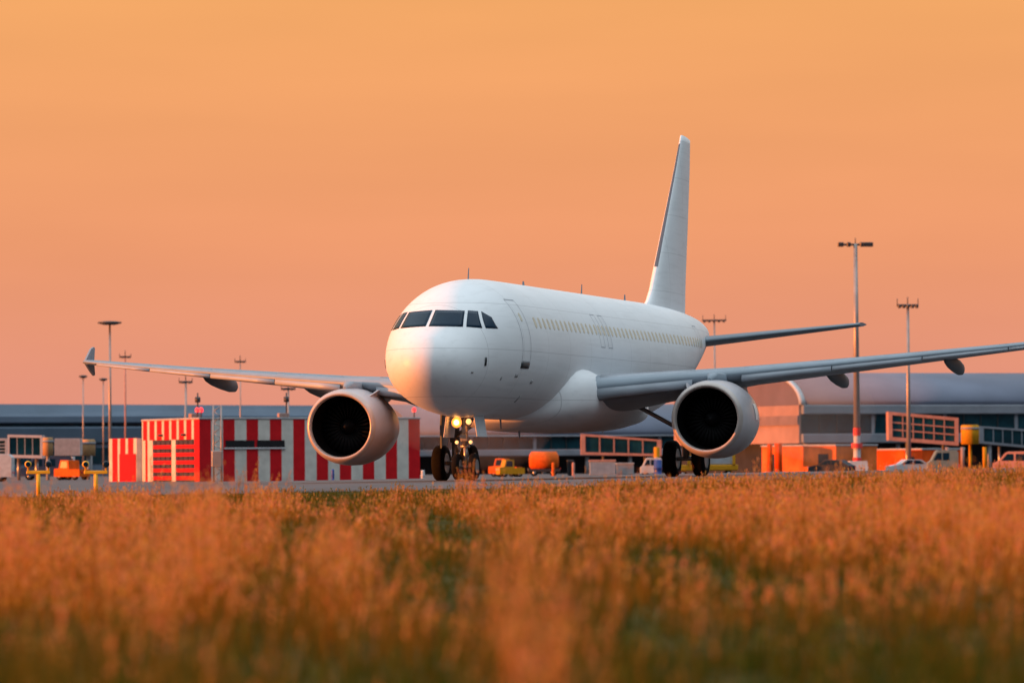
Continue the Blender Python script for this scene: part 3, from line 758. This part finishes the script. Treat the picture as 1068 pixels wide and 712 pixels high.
# long low terminal on the left
def left_terminal():
    D = 720.0; o = ground_at(-70, D); k = F_PX / D
    t = thing('terminal_building', 'long low terminal with stepped blue grey roof bands behind the striped garage', 'terminal', o, rad(19))
    z = lambda py: zrow(150, py, D) - o.z
    L_ = 520 / k
    b = MB(); b.box(0, L_, 0, 20, 0, z(462)); b.build('wall', ROOFBLUE, t)
    MB().box(0, L_, -.6, 21, z(461.5), z(444), bev=.2).build('lower_roof', ROOFDARK, t)
    MB().box(0, L_, 1.2, 21, z(443.5), z(440.5), bev=.05).build('clerestory', TEALGLASS, t)
    MB().box(0, L_, .5, 21.5, z(440), z(432), bev=.15).build('roof', ROOFBLUE, t)
    b = MB(); b.loft([[(0, 2, z(431.9)), (L_, 2, z(431.9)), (L_, 22, z(431.9)), (0, 22, z(431.9))], [(0, 5, z(419)), (L_, 5, z(422)), (L_, 20, z(422)), (0, 20, z(419))]], 0, False)
    b.build('upper_roof', ROOFDARK, t)
    for i in range(20): MB().box(L_ * (i + .5) / 20 - .12, L_ * (i + .5) / 20 + .12, -.55, -.13, z(490), z(463)).build('facade_column', CONCRETE, t)
    b = MB()
    b.box(.5, L_ - .5, -.12, -.02, z(483), z(466)); b.build('window', TEALGLASS, t)
left_terminal()

def hall(name, label, px0, px1, D, th, rows, end_rows=None, arch=False, depth=42):
    """terminal hall: rows = picture rows of roof top, roof bottom, glass top, glass bottom, deck bottom"""
    o = ground_at(px0, D); k = F_PX / D
    t = thing(name, label, 'terminal', o, th)
    z = lambda py: zrow(px0, py, D) - o.z
    L_ = (px1 - px0) / k / math.cos(th)
    rt, rb, g1, g2, db = rows
    # curved roof: quarter arc from eaves to crest
    prof = []
    for i in range(13):
        q = rad(90 * i / 12); prof.append((15.0 * (1 - math.cos(q)) , z(rb) + (z(rt) - z(rb)) * math.sin(q)))
    prof += [(depth, z(rt)), (depth, z(rb)), (2, z(rb))]
    extrude_profile(prof, .25, L_, 'roof', ROOFLILAC, t)
    b = MB(); b.box(.25, L_, .6, .9, z(rt) - .9, z(rt) - .2)
    MB().box(.25, L_, -.35, depth, z(g1) + .02, z(rb) - .02, bev=.1).build('fascia', PANELPALE, t)
    nb = max(2, int(L_ / 9)); wb = (L_ - .35) / nb
    for q in range(nb):
        x0 = .3 + q * wb; b = MB(); b.box(x0, x0 + wb - .45, .25, 3, z(g2), z(g1), 0)
        for i in range(1, 4): x = x0 + (wb - .45) * i / 4; b.box(x - .05, x + .05, .13, .247, z(g2) + .02, z(g1) - .02, 1)
        b.build('window', [TEALGLASS, DARKMETAL], t)
        MB().box(x0 + wb - .447, x0 + wb - .003, .15, 3, z(g2), z(g1)).build('pier', PANELPALE, t)
    MB().box(.25, L_, -.2, depth, z(db), z(g2) - .02, bev=.1).build('deck', PANELPALE, t)
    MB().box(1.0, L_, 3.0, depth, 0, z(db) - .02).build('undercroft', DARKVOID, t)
    m = max(3, int(L_ / 6))
    for i in range(m + 1): MB().tube((1.0 + (L_ - 2) * i / m, .8, 0), (1.0 + (L_ - 2) * i / m, .8, z(db) - .05), .28, n=12).build('column', CONCRETE, t)
    if arch:
        # lit gable end: peach panels, glazed lunette above, white verge along the curve
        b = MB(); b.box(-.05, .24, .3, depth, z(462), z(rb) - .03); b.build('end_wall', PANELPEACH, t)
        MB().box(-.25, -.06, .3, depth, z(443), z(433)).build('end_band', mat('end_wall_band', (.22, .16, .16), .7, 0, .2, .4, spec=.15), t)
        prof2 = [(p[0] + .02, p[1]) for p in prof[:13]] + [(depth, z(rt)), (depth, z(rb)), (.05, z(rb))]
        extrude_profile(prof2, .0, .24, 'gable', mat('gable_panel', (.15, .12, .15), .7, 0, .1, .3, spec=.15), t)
        b = MB(); R = []
        for i in range(13):
            y, zz = prof[i]; q = rad(90 * i / 12); ny, nz = -math.cos(q), math.sin(q)
            R.append([(-.15, y, zz), (-.15, y + ny * .28, zz + nz * .28), (.6, y + ny * .28, zz + nz * .28), (.6, y, zz)])
        b.loft(R, 0, True); b.build('verge_trim', WHITEPAINT, t)
    return t, o, k, z, L_
hall('terminal_hall', 'long curved roof terminal hall with dark teal glazing on the right', 835, 1150, 600, rad(20), (386, 422, 432, 452, 462), arch=True)
hall('terminal_hall', 'grey terminal hall with teal glazing seen beneath the aircraft belly', 425, 760, 660, rad(19), (420, 454, 456, 469, 476))

# ------------------------------------------------------------------ low orange shed under the right hall
def shed(px0, px1, top, D, label, m, depth=3, name='service_shed'):
    o = ground_at(px0, D); k = F_PX / D; w = (px1 - px0) / k; h = zrow(px0, top, D) - o.z
    t = thing(name, label, 'shed', o, rad(-52) * 0 + rad(0))
    b = MB(); b.box(0, w, 0, depth, 0, h); b.build('wall', m, t)
    MB().box(-.1, w + .1, -.15, depth + .1, h + .003, h + .18, bev=.04).build('roof', CONCRETE, t)
    n = max(1, int(w / 3.2))
    for i in range(n):
        c = w * (i + .5) / n; MB().box(c - .8, c + .8, -.06, -.004, 0, h * .7, bev=.01).build('door', DARKVOID if i % 3 == 1 else m, t)
    return t
# sun-facing sheds: turned so that their long wall looks towards the low sun on the left
def sunny_shed(px0, px1, top, D, th, label, m, name='service_shed', depth=6):
    o = ground_at(px1, D); k = F_PX / D; w = (px1 - px0) / k / math.sin(th)
    h = zrow(px1, top, D) - o.z
    t = thing(name, label, 'shed', o, th)
    # local: wall plane x = 0 looks left, runs along +y (left and away)
    b = MB(); b.box(0, depth, 0, w, 0, h); b.build('wall', m, t)
    MB().box(-.15, depth + .1, -.1, w + .1, h + .003, h + .2, bev=.04).build('roof', CONCRETE, t)
    n = max(2, int(w / 4))
    for i in range(n):
        c = w * (i + .5) / n
        if i % 2 == 0: MB().box(-.06, -.004, c - .9, c + .9, 0, h * .72, bev=.01).build('door', DARKVOID, t)
    return t
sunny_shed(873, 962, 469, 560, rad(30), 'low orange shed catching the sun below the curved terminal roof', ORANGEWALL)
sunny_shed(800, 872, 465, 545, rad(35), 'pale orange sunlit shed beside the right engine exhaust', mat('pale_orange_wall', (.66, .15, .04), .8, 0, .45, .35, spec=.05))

# ------------------------------------------------------------------ light masts
def mast(px, top, D, kind, label, col=None, thick=.16, group='apron light masts', rr=1.4):
    o = ground_at(px, D); h = zrow(px, top, D) - o.z; k = F_PX / D
    t = thing('light_mast', label, 'light mast', o, rad(-10 + (px * 7) % 20), group)
    MB().tube((0, 0, 0), (0, 0, h), thick * 1.35, thick * .8, 12).build('pole', col or GALV, t)
    if kind == 'ring':
        MB().lathe([(h - .32, 0), (h - .30, rr * .5), (h - .12, rr), (h + .02, rr), (h + .12, rr * .5), (h + .15, 0)], 'z', (0, 0, 0), 20).build('lamp_ring', DARKMETAL, t)
    else:
        w = {'tee': 1.6, 'mid': 1.1, 'small': .75}[kind]
        b = MB(); b.box(-w, w, -.12, .12, h - .25, h - .02, bev=.03); b.tube((0, 0, h), (0, 0, h + .7), .05)
        for s in (-1, 1): b.tube((s * w * .95, 0, h - .02), (s * w * .95, 0, h + (.55 if w > 1 else .3)), .04)
        b.build('crossarm', DARKMETAL, t)
        nf = 5 if w > 1 else 2
        for i in range(nf):
            x = -w + 2 * w * (i + .5) / nf
            MB().box(x - .15, x + .15, -.4, -.125, h - (.42 if w > 1 else .3), h - .08, bev=.05).build('floodlight', DARKMETAL, t)
    return t, o, h
mast(115, 336, 560, 'ring', 'tall grey light mast with flat round head beyond the right wingtip', thick=.15)
mast(131, 371, 610, 'small', 'sunlit slim mast just right of the tall round headed mast', PINKFRAME, .11)
mast(87, 392, 700, 'ring', 'short round headed mast below the wingtip, left one of a pair', thick=.10, rr=.62)
mast(108, 395, 720, 'ring', 'short round headed mast below the wingtip, right one of a pair', thick=.10, rr=.62)
mast(194, 397, 520, 'small', 'short dark mast with lamps above the garage roller doors', thick=.14)
mast(251, 376, 640, 'small', 'thin crossarm mast crossing the wing above the striped wall', thick=.09)
mast(301, 404, 500, 'small', 'short dark mast beside the left engine intake', thick=.12)
mast(746, 333, 640, 'tee', 'crossarm mast standing between tail cone and tailplane', thick=.15)
mast(948, 317, 480, 'mid', 'pink grey crossarm mast in front of the salmon jet bridge', thick=.18)
def painted_mast():
    D = 470; o = ground_at(894, D); z = lambda py: zrow(894, py, D) - o.z
    h = z(254)
    t = thing('light_mast', 'tallest mast, with red and white painted foot on a concrete block', 'light mast', o, rad(6), 'apron light masts')
    MB().tube((0, 0, z(446)), (0, 0, h), .33, .19, 14).build('pole', GALV, t)
    b = MB()
    for i, (a, c, r) in enumerate(((446, 454, .36), (454, 462, .33), (462, 467, .55), (467, 477, .36), (477, 481, .42))):
        b.lathe([(z(c) + .002, 0), (z(c) + .002, r), (z(a), r), (z(a), 0)], 'z', (0, 0, 0), 16, mi=i % 2, smooth=False)
    b.build('painted_foot', [REDPAINT, WHITEPAINT], t)
    b = MB(); w = 1.6
    b.box(-w, w, -.1, .1, h - .2, h, bev=.03); b.tube((0, 0, h), (0, 0, h + .55), .04); b.build('crossarm', DARKMETAL, t)
    for x, d in ((-1.5, .3), (1.2, .5), (-.7, .2), (.6, .2)):
        MB().box(x - d, x + d, -.4, -.102, h - .32, h + .12, bev=.06).build('floodlight', DARKMETAL, t)
    b = MB(); b.loft([[(-1.05, -1, 0), (1.05, -1, 0), (1.05, 1, 0), (-1.05, 1, 0)], [(-.85, -.8, z(480.5)), (.85, -.8, z(480.5)), (.85, .8, z(480.5)), (-.85, .8, z(480.5))]], 0, False)
    b.build('footing', mat('pale_footing', (.55, .54, .55), .8, 0, .1, 1), t)
painted_mast()
# lattice mast before the garage
def lattice():
    D = 322; o = ground_at(227, D); h = zrow(227, 423, D) - o.z
    t = thing('lattice_mast', 'grey lattice mast standing in front of the striped garage wall', 'lattice mast', o)
    b = MB(); w = .26
    for a in (-1, 1):
        for c in (-1, 1): b.tube((a * w, c * w, 0), (a * w, c * w, h), .045, n=8)
    n = 14
    for i in range(n):
        z0, z1 = h * i / n, h * (i + 1) / n; s = 1 if i % 2 else -1
        b.tube((-w * s, -w, z0), (w * s, -w, z1), .025, n=6); b.tube((-w * s, w, z0), (w * s, w, z1), .025, n=6); b.tube((-w, -w * s, z0), (-w, w * s, z1), .025, n=6); b.tube((w, -w * s, z0), (w, w * s, z1), .025, n=6)
    b.build('lattice', GALV, t)
    MB().box(-.35, .35, -.75, -.30, 1.0, 2.1, bev=.04).build('cabinet', GALV, t)
lattice()

# ------------------------------------------------------------------ jet bridges
def bridge_box(px0, px1, t0, b0, t1, b1, D, label, rows=3, cols=6, frame=PINKFRAME, th=0.0, glass=TEALGLASS, legs=True, depth=2.6):
    """a sloping glazed gangway between two picture columns"""
    o = ground_at(px0, D); k = F_PX / D; w = (px1 - px0) / k
    t = thing('jet_bridge', label, 'jet bridge', o, th)
    z = lambda py: zrow(px0, py, D) - o.z
    zt = lambda u: z(t0) + (z(t1) - z(t0)) * u; zb = lambda u: z(b0) + (z(b1) - z(b0)) * u
    def slab(b, u0, u1, v0, v1, y0, y1, mi=0):
        P = lambda u, v, y: (u * w, y, zb(u) + (zt(u) - zb(u)) * v)
        b.add([P(u0, v0, y0), P(u1, v0, y0), P(u1, v0, y1), P(u0, v0, y1), P(u0, v1, y0), P(u1, v1, y0), P(u1, v1, y1), P(u0, v1, y1)],
              [(0, 3, 2, 1), (4, 5, 6, 7), (0, 1, 5, 4), (1, 2, 6, 5), (2, 3, 7, 6), (3, 0, 4, 7)], mi)
    b = MB()
    slab(b, 0, 1, .0, .13, -.12, depth); slab(b, 0, 1, .89, 1, -.12, depth); slab(b, 0, .055, .131, .889, -.12, depth); slab(b, .945, 1, .131, .889, -.12, depth)
    b.build('frame', frame, t)
    b = MB(); slab(b, .056, .944, .132, .888, .05, depth - .05)
    for i in range(1, rows): slab(b, .056, .944, .13 + .76 * i / rows - .022, .13 + .76 * i / rows + .022, -.03, .047, 1)
    for i in range(1, cols): slab(b, .055 + .89 * i / cols - .007, .055 + .89 * i / cols + .007, .133, .887, -.06, -.032, 1)
    b.build('window', [glass, frame], t)
    if legs:
        for u in (.28, .8): MB().tube((u * w, depth / 2, 0), (u * w, depth / 2, zb(u) - .02), .16).build('leg', STEEL, t)
    return t
bridge_box(927, 1000, 429, 459, 436, 465, 500, 'salmon framed glazed jet bridge with three window rows on the right', depth=3)
bridge_box(1022, 1100, 444, 462, 450, 470, 505, 'grey jet bridge at the right edge beyond the yellow rotunda', 1, 7, PANELPALE)
bridge_box(606, 690, 452, 474, 459, 476, 540, 'salmon topped jet bridge seen below the belly left of the main gear', 1, 5, PINKFRAME, legs=True)
bridge_box(8, 44, 453, 477, 454, 478, 430, 'pale jet bridge cabin with a wide window at the far left', 1, 4, mat('pinkish_cabin_wall', (.55, .50, .50), .55, 0, .1, 1))
bridge_box(-30, 7.5, 457, 480, 457, 480, 445, 'grey louvred jet bridge end cut by the left picture edge', 5, 2, GREYTUBE)
def tunnel(px0, px1, t0, b0, D, label):
    o = ground_at(px0, D); k = F_PX / D; w = (px1 - px0) / k; z = lambda py: zrow(px0, py, D) - o.z
    t = thing('jet_bridge', label, 'jet bridge', o)
    b = MB(); n = 16
    for i in range(n): b.box(w * i / n, w * (i + .62) / n, 0, 2.2, z(b0), z(t0), 0); b.box(w * (i + .62) / n, w * (i + 1) / n, .08, 2.12, z(b0) + .08, z(t0) - .08, 0)
    b.build('tunnel', GREYTUBE, t)
    MB().tube((w * .4, 1.1, 0), (w * .4, 1.1, z(b0) - .02), .18).build('leg', STEEL, t)
tunnel(57, 84, 457, 475, 440, 'grey ribbed boarding tunnel between the two yellow rotundas')
def rotunda(px, w_px, t0, b0, D, label, m=YELLOW):
    o = ground_at(px, D); k = F_PX / D; r = w_px / 2 / k; z = lambda py: zrow(px, py, D) - o.z
    t = thing('bridge_rotunda', label, 'rotunda', o, 0, 'round ends of the jet bridges')
    MB().lathe([(z(b0), 0), (z(b0), r), (z(t0) - .1, r), (z(t0), r * .9), (z(t0), 0)], 'z', (0, 0, 0), 20).build('drum', m, t)
    MB().tube((0, 0, 0), (0, 0, z(b0) - .01), .16, n=14).build('pillar', m if w_px > 16 else CONCRETE, t)
    MB().lathe([(z(t0) - .45, r + .01), (z(t0) - .45, r + .05), (z(t0) - .25, r + .05), (z(t0) - .25, r + .01)], 'z', (0, 0, 0), 20).build('rim_band', PANELPALE, t)
rotunda(50, 11, 456, 475, 425, 'yellow rotunda at the left end beside the pale bridge cabin', mat('ochre_drum', (.46, .27, .13), .7, 0, .15, 2, spec=.15))
rotunda(92, 15, 458, 475, 450, 'ochre rotunda just left of the striped garage annex', mat('ochre_drum', (.66, .36, .12)))
rotunda(1012, 19, 443, 463, 495, 'bright yellow rotunda on a yellow pillar at the right')
def pillar(px, top, D, m, label, r=.2):
    o = ground_at(px, D); h = zrow(px, top, D) - o.z
    t = thing('support_pillar', label, 'pillar', o, 0, 'bridge support pillars')
    MB().tube((0, 0, .25), (0, 0, h), r, n=12).build('shaft', m, t); MB().box(-r * 1.8, r * 1.8, -r * 1.8, r * 1.8, 0, .248, bev=.03).build('base', CONCRETE, t)
pillar(1027, 466, 498, YELLOW, 'yellow pillar right of the rotunda pillar')
pillar(1004, 466, 515, PANELPEACH, 'peach pillar left of the yellow rotunda pillar')
pillar(988, 466, 520, PANELPEACH, 'peach pillar under the end of the salmon jet bridge')
pillar(76, 476, 452, CONCRETE, 'grey pillar below the ribbed boarding tunnel')

# ------------------------------------------------------------------ vehicles and ground equipment
def small_wheels(t, xs_, y0, y1, r, w=.2):
    for x in xs_:
        for y in (y0, y1):
            o = MB().lathe([(-w / 2, 0), (-w / 2, r * .9), (-w * .3, r), (w * .3, r), (w / 2, r * .9), (w / 2, 0)], 'y', (x, y, r), 20).build('wheel', RUBBER, t)
            MB().lathe([(-w / 2 - .012, 0), (-w / 2 - .012, r * .5), (w / 2 + .012, r * .5), (w / 2 + .012, 0)], 'y', (x, y, r), 14).build('rim', STEEL, o)
def vehicle(px, D, name, label, cat, prof, wid, paint, glass, wheel_x, r, rz=0.0, extra=None, group=None):
    """prof: side outline (x, z); glass: list of window outlines on the side"""
    o = ground_at(px, D); t = thing(name, label, cat, o, rz, group)
    b = MB()
    rings = []
    zmax = max(p[1] for p in prof)
    for y, ins in ((0, .06), (.06, 0), (wid - .06, 0), (wid, .06)):
        cx = sum(p[0] for p in prof) / len(prof); cz = sum(p[1] for p in prof) / len(prof)
        rings.append([(p[0] + (cx - p[0]) * ins * .4, y, p[1] + (cz - p[1]) * ins * .4) for p in prof])
    b.loft(rings, 0, False); b.build('body', paint, t)
    for g in glass:
        for y0, y1 in ((-.012, -.001), (wid + .001, wid + .012)):
            MB().loft([[(p[0], y0, p[1]) for p in g], [(p[0], y1, p[1]) for p in g]], 0, False).build('window', GLASSDARK, t)
    small_wheels(t, wheel_x, .12, wid - .12, r)
    xl = min(p[0] for p in prof); xr = max(p[0] for p in prof)
    for y in (.3, wid - .3):
        MB().box(xl - .03, xl + .02, y - .12, y + .12, .62, .78, bev=.01).build('headlight', WHITEPAINT, t)
        MB().box(xr - .02, xr + .03, y - .1, y + .1, .62, .80, bev=.01).build('tail_light', REDPAINT, t)
    if extra: extra(t)
    return t
VAN = [(0, .35), (4.7, .35), (4.75, 1.9), (4.5, 2.15), (1.6, 2.15), (1.3, 2.05), (.55, 1.25), (.05, 1.05)]
VANG = [[(.85, 1.25), (1.45, 1.92), (2.1, 1.92), (2.1, 1.25)], [(2.3, 1.25), (2.3, 1.92), (3.3, 1.92), (3.3, 1.25)]]
CAR = [(0, .32), (4.2, .32), (4.25, .85), (3.9, 1.0), (3.2, 1.42), (1.75, 1.45), (1.05, .98), (.1, .8)]
CARG = [[(1.25, .98), (1.82, 1.36), (2.35, 1.37), (2.35, .98)], [(2.45, .98), (2.45, 1.37), (3.1, 1.34), (3.55, 1.0)]]
TUG = [(0, .3), (3.0, .3), (3.0, .95), (1.75, .95), (1.7, 1.75), (.75, 1.78), (.55, 1.05), (0, 1.0)]
TUGG = [[(.75, 1.08), (.88, 1.65), (1.55, 1.65), (1.55, 1.08)]]
vehicle(509, 470, 'baggage_tug', 'orange baggage tug parked right of the nose gear', 'tug', TUG, 1.5, ORANGE, TUGG, (.6, 2.4), .34, rad(-20))
vehicle(521, 440, 'baggage_tug', 'yellow orange low tug closer to the orange tanker', 'tug', [(p[0] * .8, p[1] * .9) for p in TUG], 1.4, YELLOW, [[(p[0] * .8, p[1] * .9) for p in TUGG[0]]], (.5, 1.9), .3, rad(15))
def tank(t):
    MB().lathe([(0, 0), (.02, .55), (.25, .92), (2.7, .92), (2.95, .55), (2.97, 0)], 'x', (-.2, 1.0, 1.55), 24).build('tank', ORANGE, t)
vehicle(554, 480, 'tank_trailer', 'bright orange red tank trailer under the front belly', 'trailer', [(-.3, .45), (2.9, .45), (2.9, .75), (-.3, .75)], 2.0, DARKMETAL, [], (.3, 2.2), .36, 0, tank)
def cargo_box(px, w_px, top, D, m, label, name='cargo_container', grp=None, roof=None):
    o = ground_at(px, D); k = F_PX / D; w = w_px / k; h = zrow(px, top, D) - o.z
    t = thing(name, label, 'container', o, 0, grp)
    b = MB(); n = 10; b.box(0, w, .04, 2, .15, h, 0)
    for i in range(n): b.box(w * (i + .2) / n, w * (i + .7) / n, 0, .037, .25, h - .1, 0)
    b.build('body', m, t)
    MB().box(-.05, w + .05, -.05, 2.05, h + .002, h + .14, bev=.03).build('lid', roof or PINKFRAME, t)
    MB().box(.1, w - .1, .2, 1.8, 0, .148).build('skid', DARKMETAL, t)
cargo_box(615, 27, 481, 430, GREYBLUE, 'grey ribbed container with pink lid beneath the rear belly')
cargo_box(643, 18, 484, 455, CONCRETE, 'smaller grey container right of the pink lidded one', roof=CONCRETE)
cargo_box(592, 6, 481, 445, DARKVOID, 'narrow dark container left of the grey ribbed one', roof=DARKMETAL)
def cylinder_post(px, w_px, top, D, m, label, name, cat):
    o = ground_at(px, D); k = F_PX / D; r = w_px / 2 / k; h = zrow(px, top, D) - o.z
    t = thing(name, label, cat, o)
    MB().lathe([(0, 0), (0, r * 1.25), (.12, r * 1.25), (.14, r), (h * .45, r), (h * .47, r * 1.08), (h * .55, r * 1.08), (h * .57, r), (h - .1, r), (h, r * .8), (h, 0)], 'z', (0, 0, 0), 18).build('body', m, t)
    return t
cylinder_post(686, 8, 479, 430, BLUEPAINT, 'blue drum standing left of the left main wheels', 'storage_drum', 'drum')
cylinder_post(577, 3, 482, 425, ORANGE, 'slim orange post in front of the tank trailer', 'marker_post', 'post')
cylinder_post(598, 3, 482, 425, PINKFRAME, 'slim pink post between tank trailer and containers', 'marker_post', 'post')
cylinder_post(685, 6, 466, 470, YELLOW, 'yellow column above the blue drum', 'service_column', 'column')
cylinder_post(441, 4, 490, 300, WHITEPAINT, 'small white marker post left of the nose wheels', 'marker_post', 'post')
cylinder_post(347, 3.2, 489, 300, BLUEPAINT, 'small blue marker post before the striped wall', 'marker_post', 'post')
vehicle(668, 450, 'service_van', 'white service van half hidden left of the blue drum', 'van', [(p[0] * .42, p[1] * .8) for p in VAN], 1.8, WHITEPAINT, [[(p[0] * .42, p[1] * .8) for p in g] for g in VANG], (.45, 1.5), .3)
vehicle(928, 470, 'parked_car', 'small white car parked before the orange shed', 'car', CAR, 1.75, WHITEPAINT, CARG, (.8, 3.4), .31, rad(12), group=None)
vehicle(957, 480, 'parked_car', 'red car parked below the salmon jet bridge', 'car', CAR, 1.75, REDPAINT, CARG, (.8, 3.4), .31, rad(-8))
vehicle(842, 455, 'parked_car', 'dark car parked left of the mast footing', 'car', CAR, 1.75, mat('dark_car_paint', (.03, .035, .045), .6, 0, .1, 2, spec=.2), CARG, (.8, 3.4), .31, rad(-25))
pillar(803, 463, 520, ORANGEWALL, 'left orange pillar behind the right engine exhaust', .28)
pillar(812, 462, 522, ORANGEWALL, 'right orange pillar behind the right engine exhaust', .42)
vehicle(-50, 380, 'service_van', 'white van at the left edge under the jet bridge cabin', 'van', VAN, 1.9, WHITEPAINT, VANG, (.9, 3.8), .35)
vehicle(56, 430, 'baggage_tug', 'orange tug below the ribbed boarding tunnel', 'tug', TUG, 1.5, ORANGE, TUGG, (.6, 2.4), .34, rad(-35))
vehicle(1035, 470, 'service_van', 'salmon coloured van at the right edge under the grey bridge', 'van', VAN, 1.9, PINKFRAME, VANG, (.9, 3.8), .35, rad(-15))
vehicle(20, 440, 'service_van', 'dark blue van in the shade at the left behind the guard lights', 'van', VAN, 1.9, mat('navy_van_paint', (.03, .05, .10), .4, 0, .1, 2), VANG, (.9, 3.8), .35)
vehicle(968, 450, 'service_van', 'grey green airside truck right of the red car', 'truck', [(p[0] * .6, p[1] * 1.05) for p in VAN], 2.0, mat('grey_green_paint', (.16, .21, .20), .5, 0, .1, 2), [[(p[0] * .6, p[1] * 1.05) for p in g] for g in VANG], (.6, 2.2), .36)
# yellow loader behind the left main gear
def loader():
    D = 360; o = ground_at(704, D); k = F_PX / D; z = lambda py: max(.1, zrow(720, py, D) - o.z)
    t = thing('cargo_loader', 'yellow cargo loader platform behind the left main wheels', 'loader', o)
    w = 66 / k
    MB().box(0, w, 0, 2.0, .55, .98, bev=.06).build('platform', YELLOW, t)
    for x in (w * .22, w * .5, w * .93): MB().box(x - .11, x + .11, -.1, .1, .985, .985 + (1.35 if x > w * .3 else .8), bev=.02).build('upright', YELLOW, t)
    small_wheels(t, (.6, w - .7), .2, 1.8, .30)
    MB().box(w * .52, w * .92, .3, 1.7, .985, 1.75, bev=.05).build('cab', GREYBLUE, t)
loader()

# ------------------------------------------------------------------ runway guard lights in the grass edge
def guard_light(px, base, D, label):
    p = at(px, base, D); o = Vector((p.x, D, gz(p.x, D))); z = lambda py: zrow(px, py, D) - o.z
    t = thing('guard_light', label, 'guard light', o, rad(6), 'yellow runway guard lights')
    zc = z(494)
    gy = mat('guard_light_yellow', (.85, .46, .015), .5, 0, .1, 4)
    MB().tube((0, 0, 0), (0, 0, zc - .002), .046, n=14).build('post', gy, t)
    MB().box(-.26, .26, -.035, .035, zc, zc + .075, bev=.01).build('crossbar', gy, t)
    for s in (-1, 1):
        MB().box(s * .225 - .022, s * .225 + .022, -.022, .022, zc + .077, zc + .16, bev=.006).build('upright', gy, t)
        o2 = MB().lathe([(-.10, 0), (-.10, .06), (-.07, .075), (.09, .075), (.12, .04), (.12, 0)], 'y', (s * .225, 0, zc + .215), 18).build('lamp_housing', gy if s < 0 else DARKMETAL, t)
        MB().lathe([(-.104, .056), (-.108, .03), (-.11, 0)], 'y', (s * .225, 0, zc + .215), 16).build('lens', GLASSDARK, o2)
guard_light(40, 516, 107, 'yellow twin lamp guard light on a post, the one nearer the left edge')
guard_light(100, 514, 107, 'yellow twin lamp guard light on a post, the one nearer the striped garage')

# ------------------------------------------------------------------ warm exhaust haze drifting behind each engine
def exhaust(sg):
    b = MB()
    b.lathe([(0, .0), (.01, .6), (4, 1.0), (9, 1.5), (14, 1.7), (17.5, 1.1), (18.5, 0)], 'y', (0, 0, 0), 24)
    m = bpy.data.materials.get('exhaust_haze')
    if not m:
        m = bpy.data.materials.new('exhaust_haze'); m.use_nodes = True; t = m.node_tree; t.nodes.clear()
        v = t.nodes.new('ShaderNodeVolumePrincipled'); v.inputs['Color'].default_value = (.80, .62, .52, 1); v.inputs['Anisotropy'].default_value = .2
        v.inputs['Density'].default_value = .014
        o_ = t.nodes.new('ShaderNodeOutputMaterial'); t.links.new(v.outputs[0], o_.inputs['Volume'])
    o = b.build('exhaust_haze', m)
    o.matrix_world = plane.matrix_world @ Matrix.Translation((sg * ENG_Y, ENG_S + 5.3, ENG_Z + .3))
    tag(o, 'faint warm exhaust haze trailing behind the %s' % ('engine nearer the striped garage' if sg < 0 else 'engine nearer the curved roof hall'), 'haze', kind='stuff')
exhaust(1); exhaust(-1)
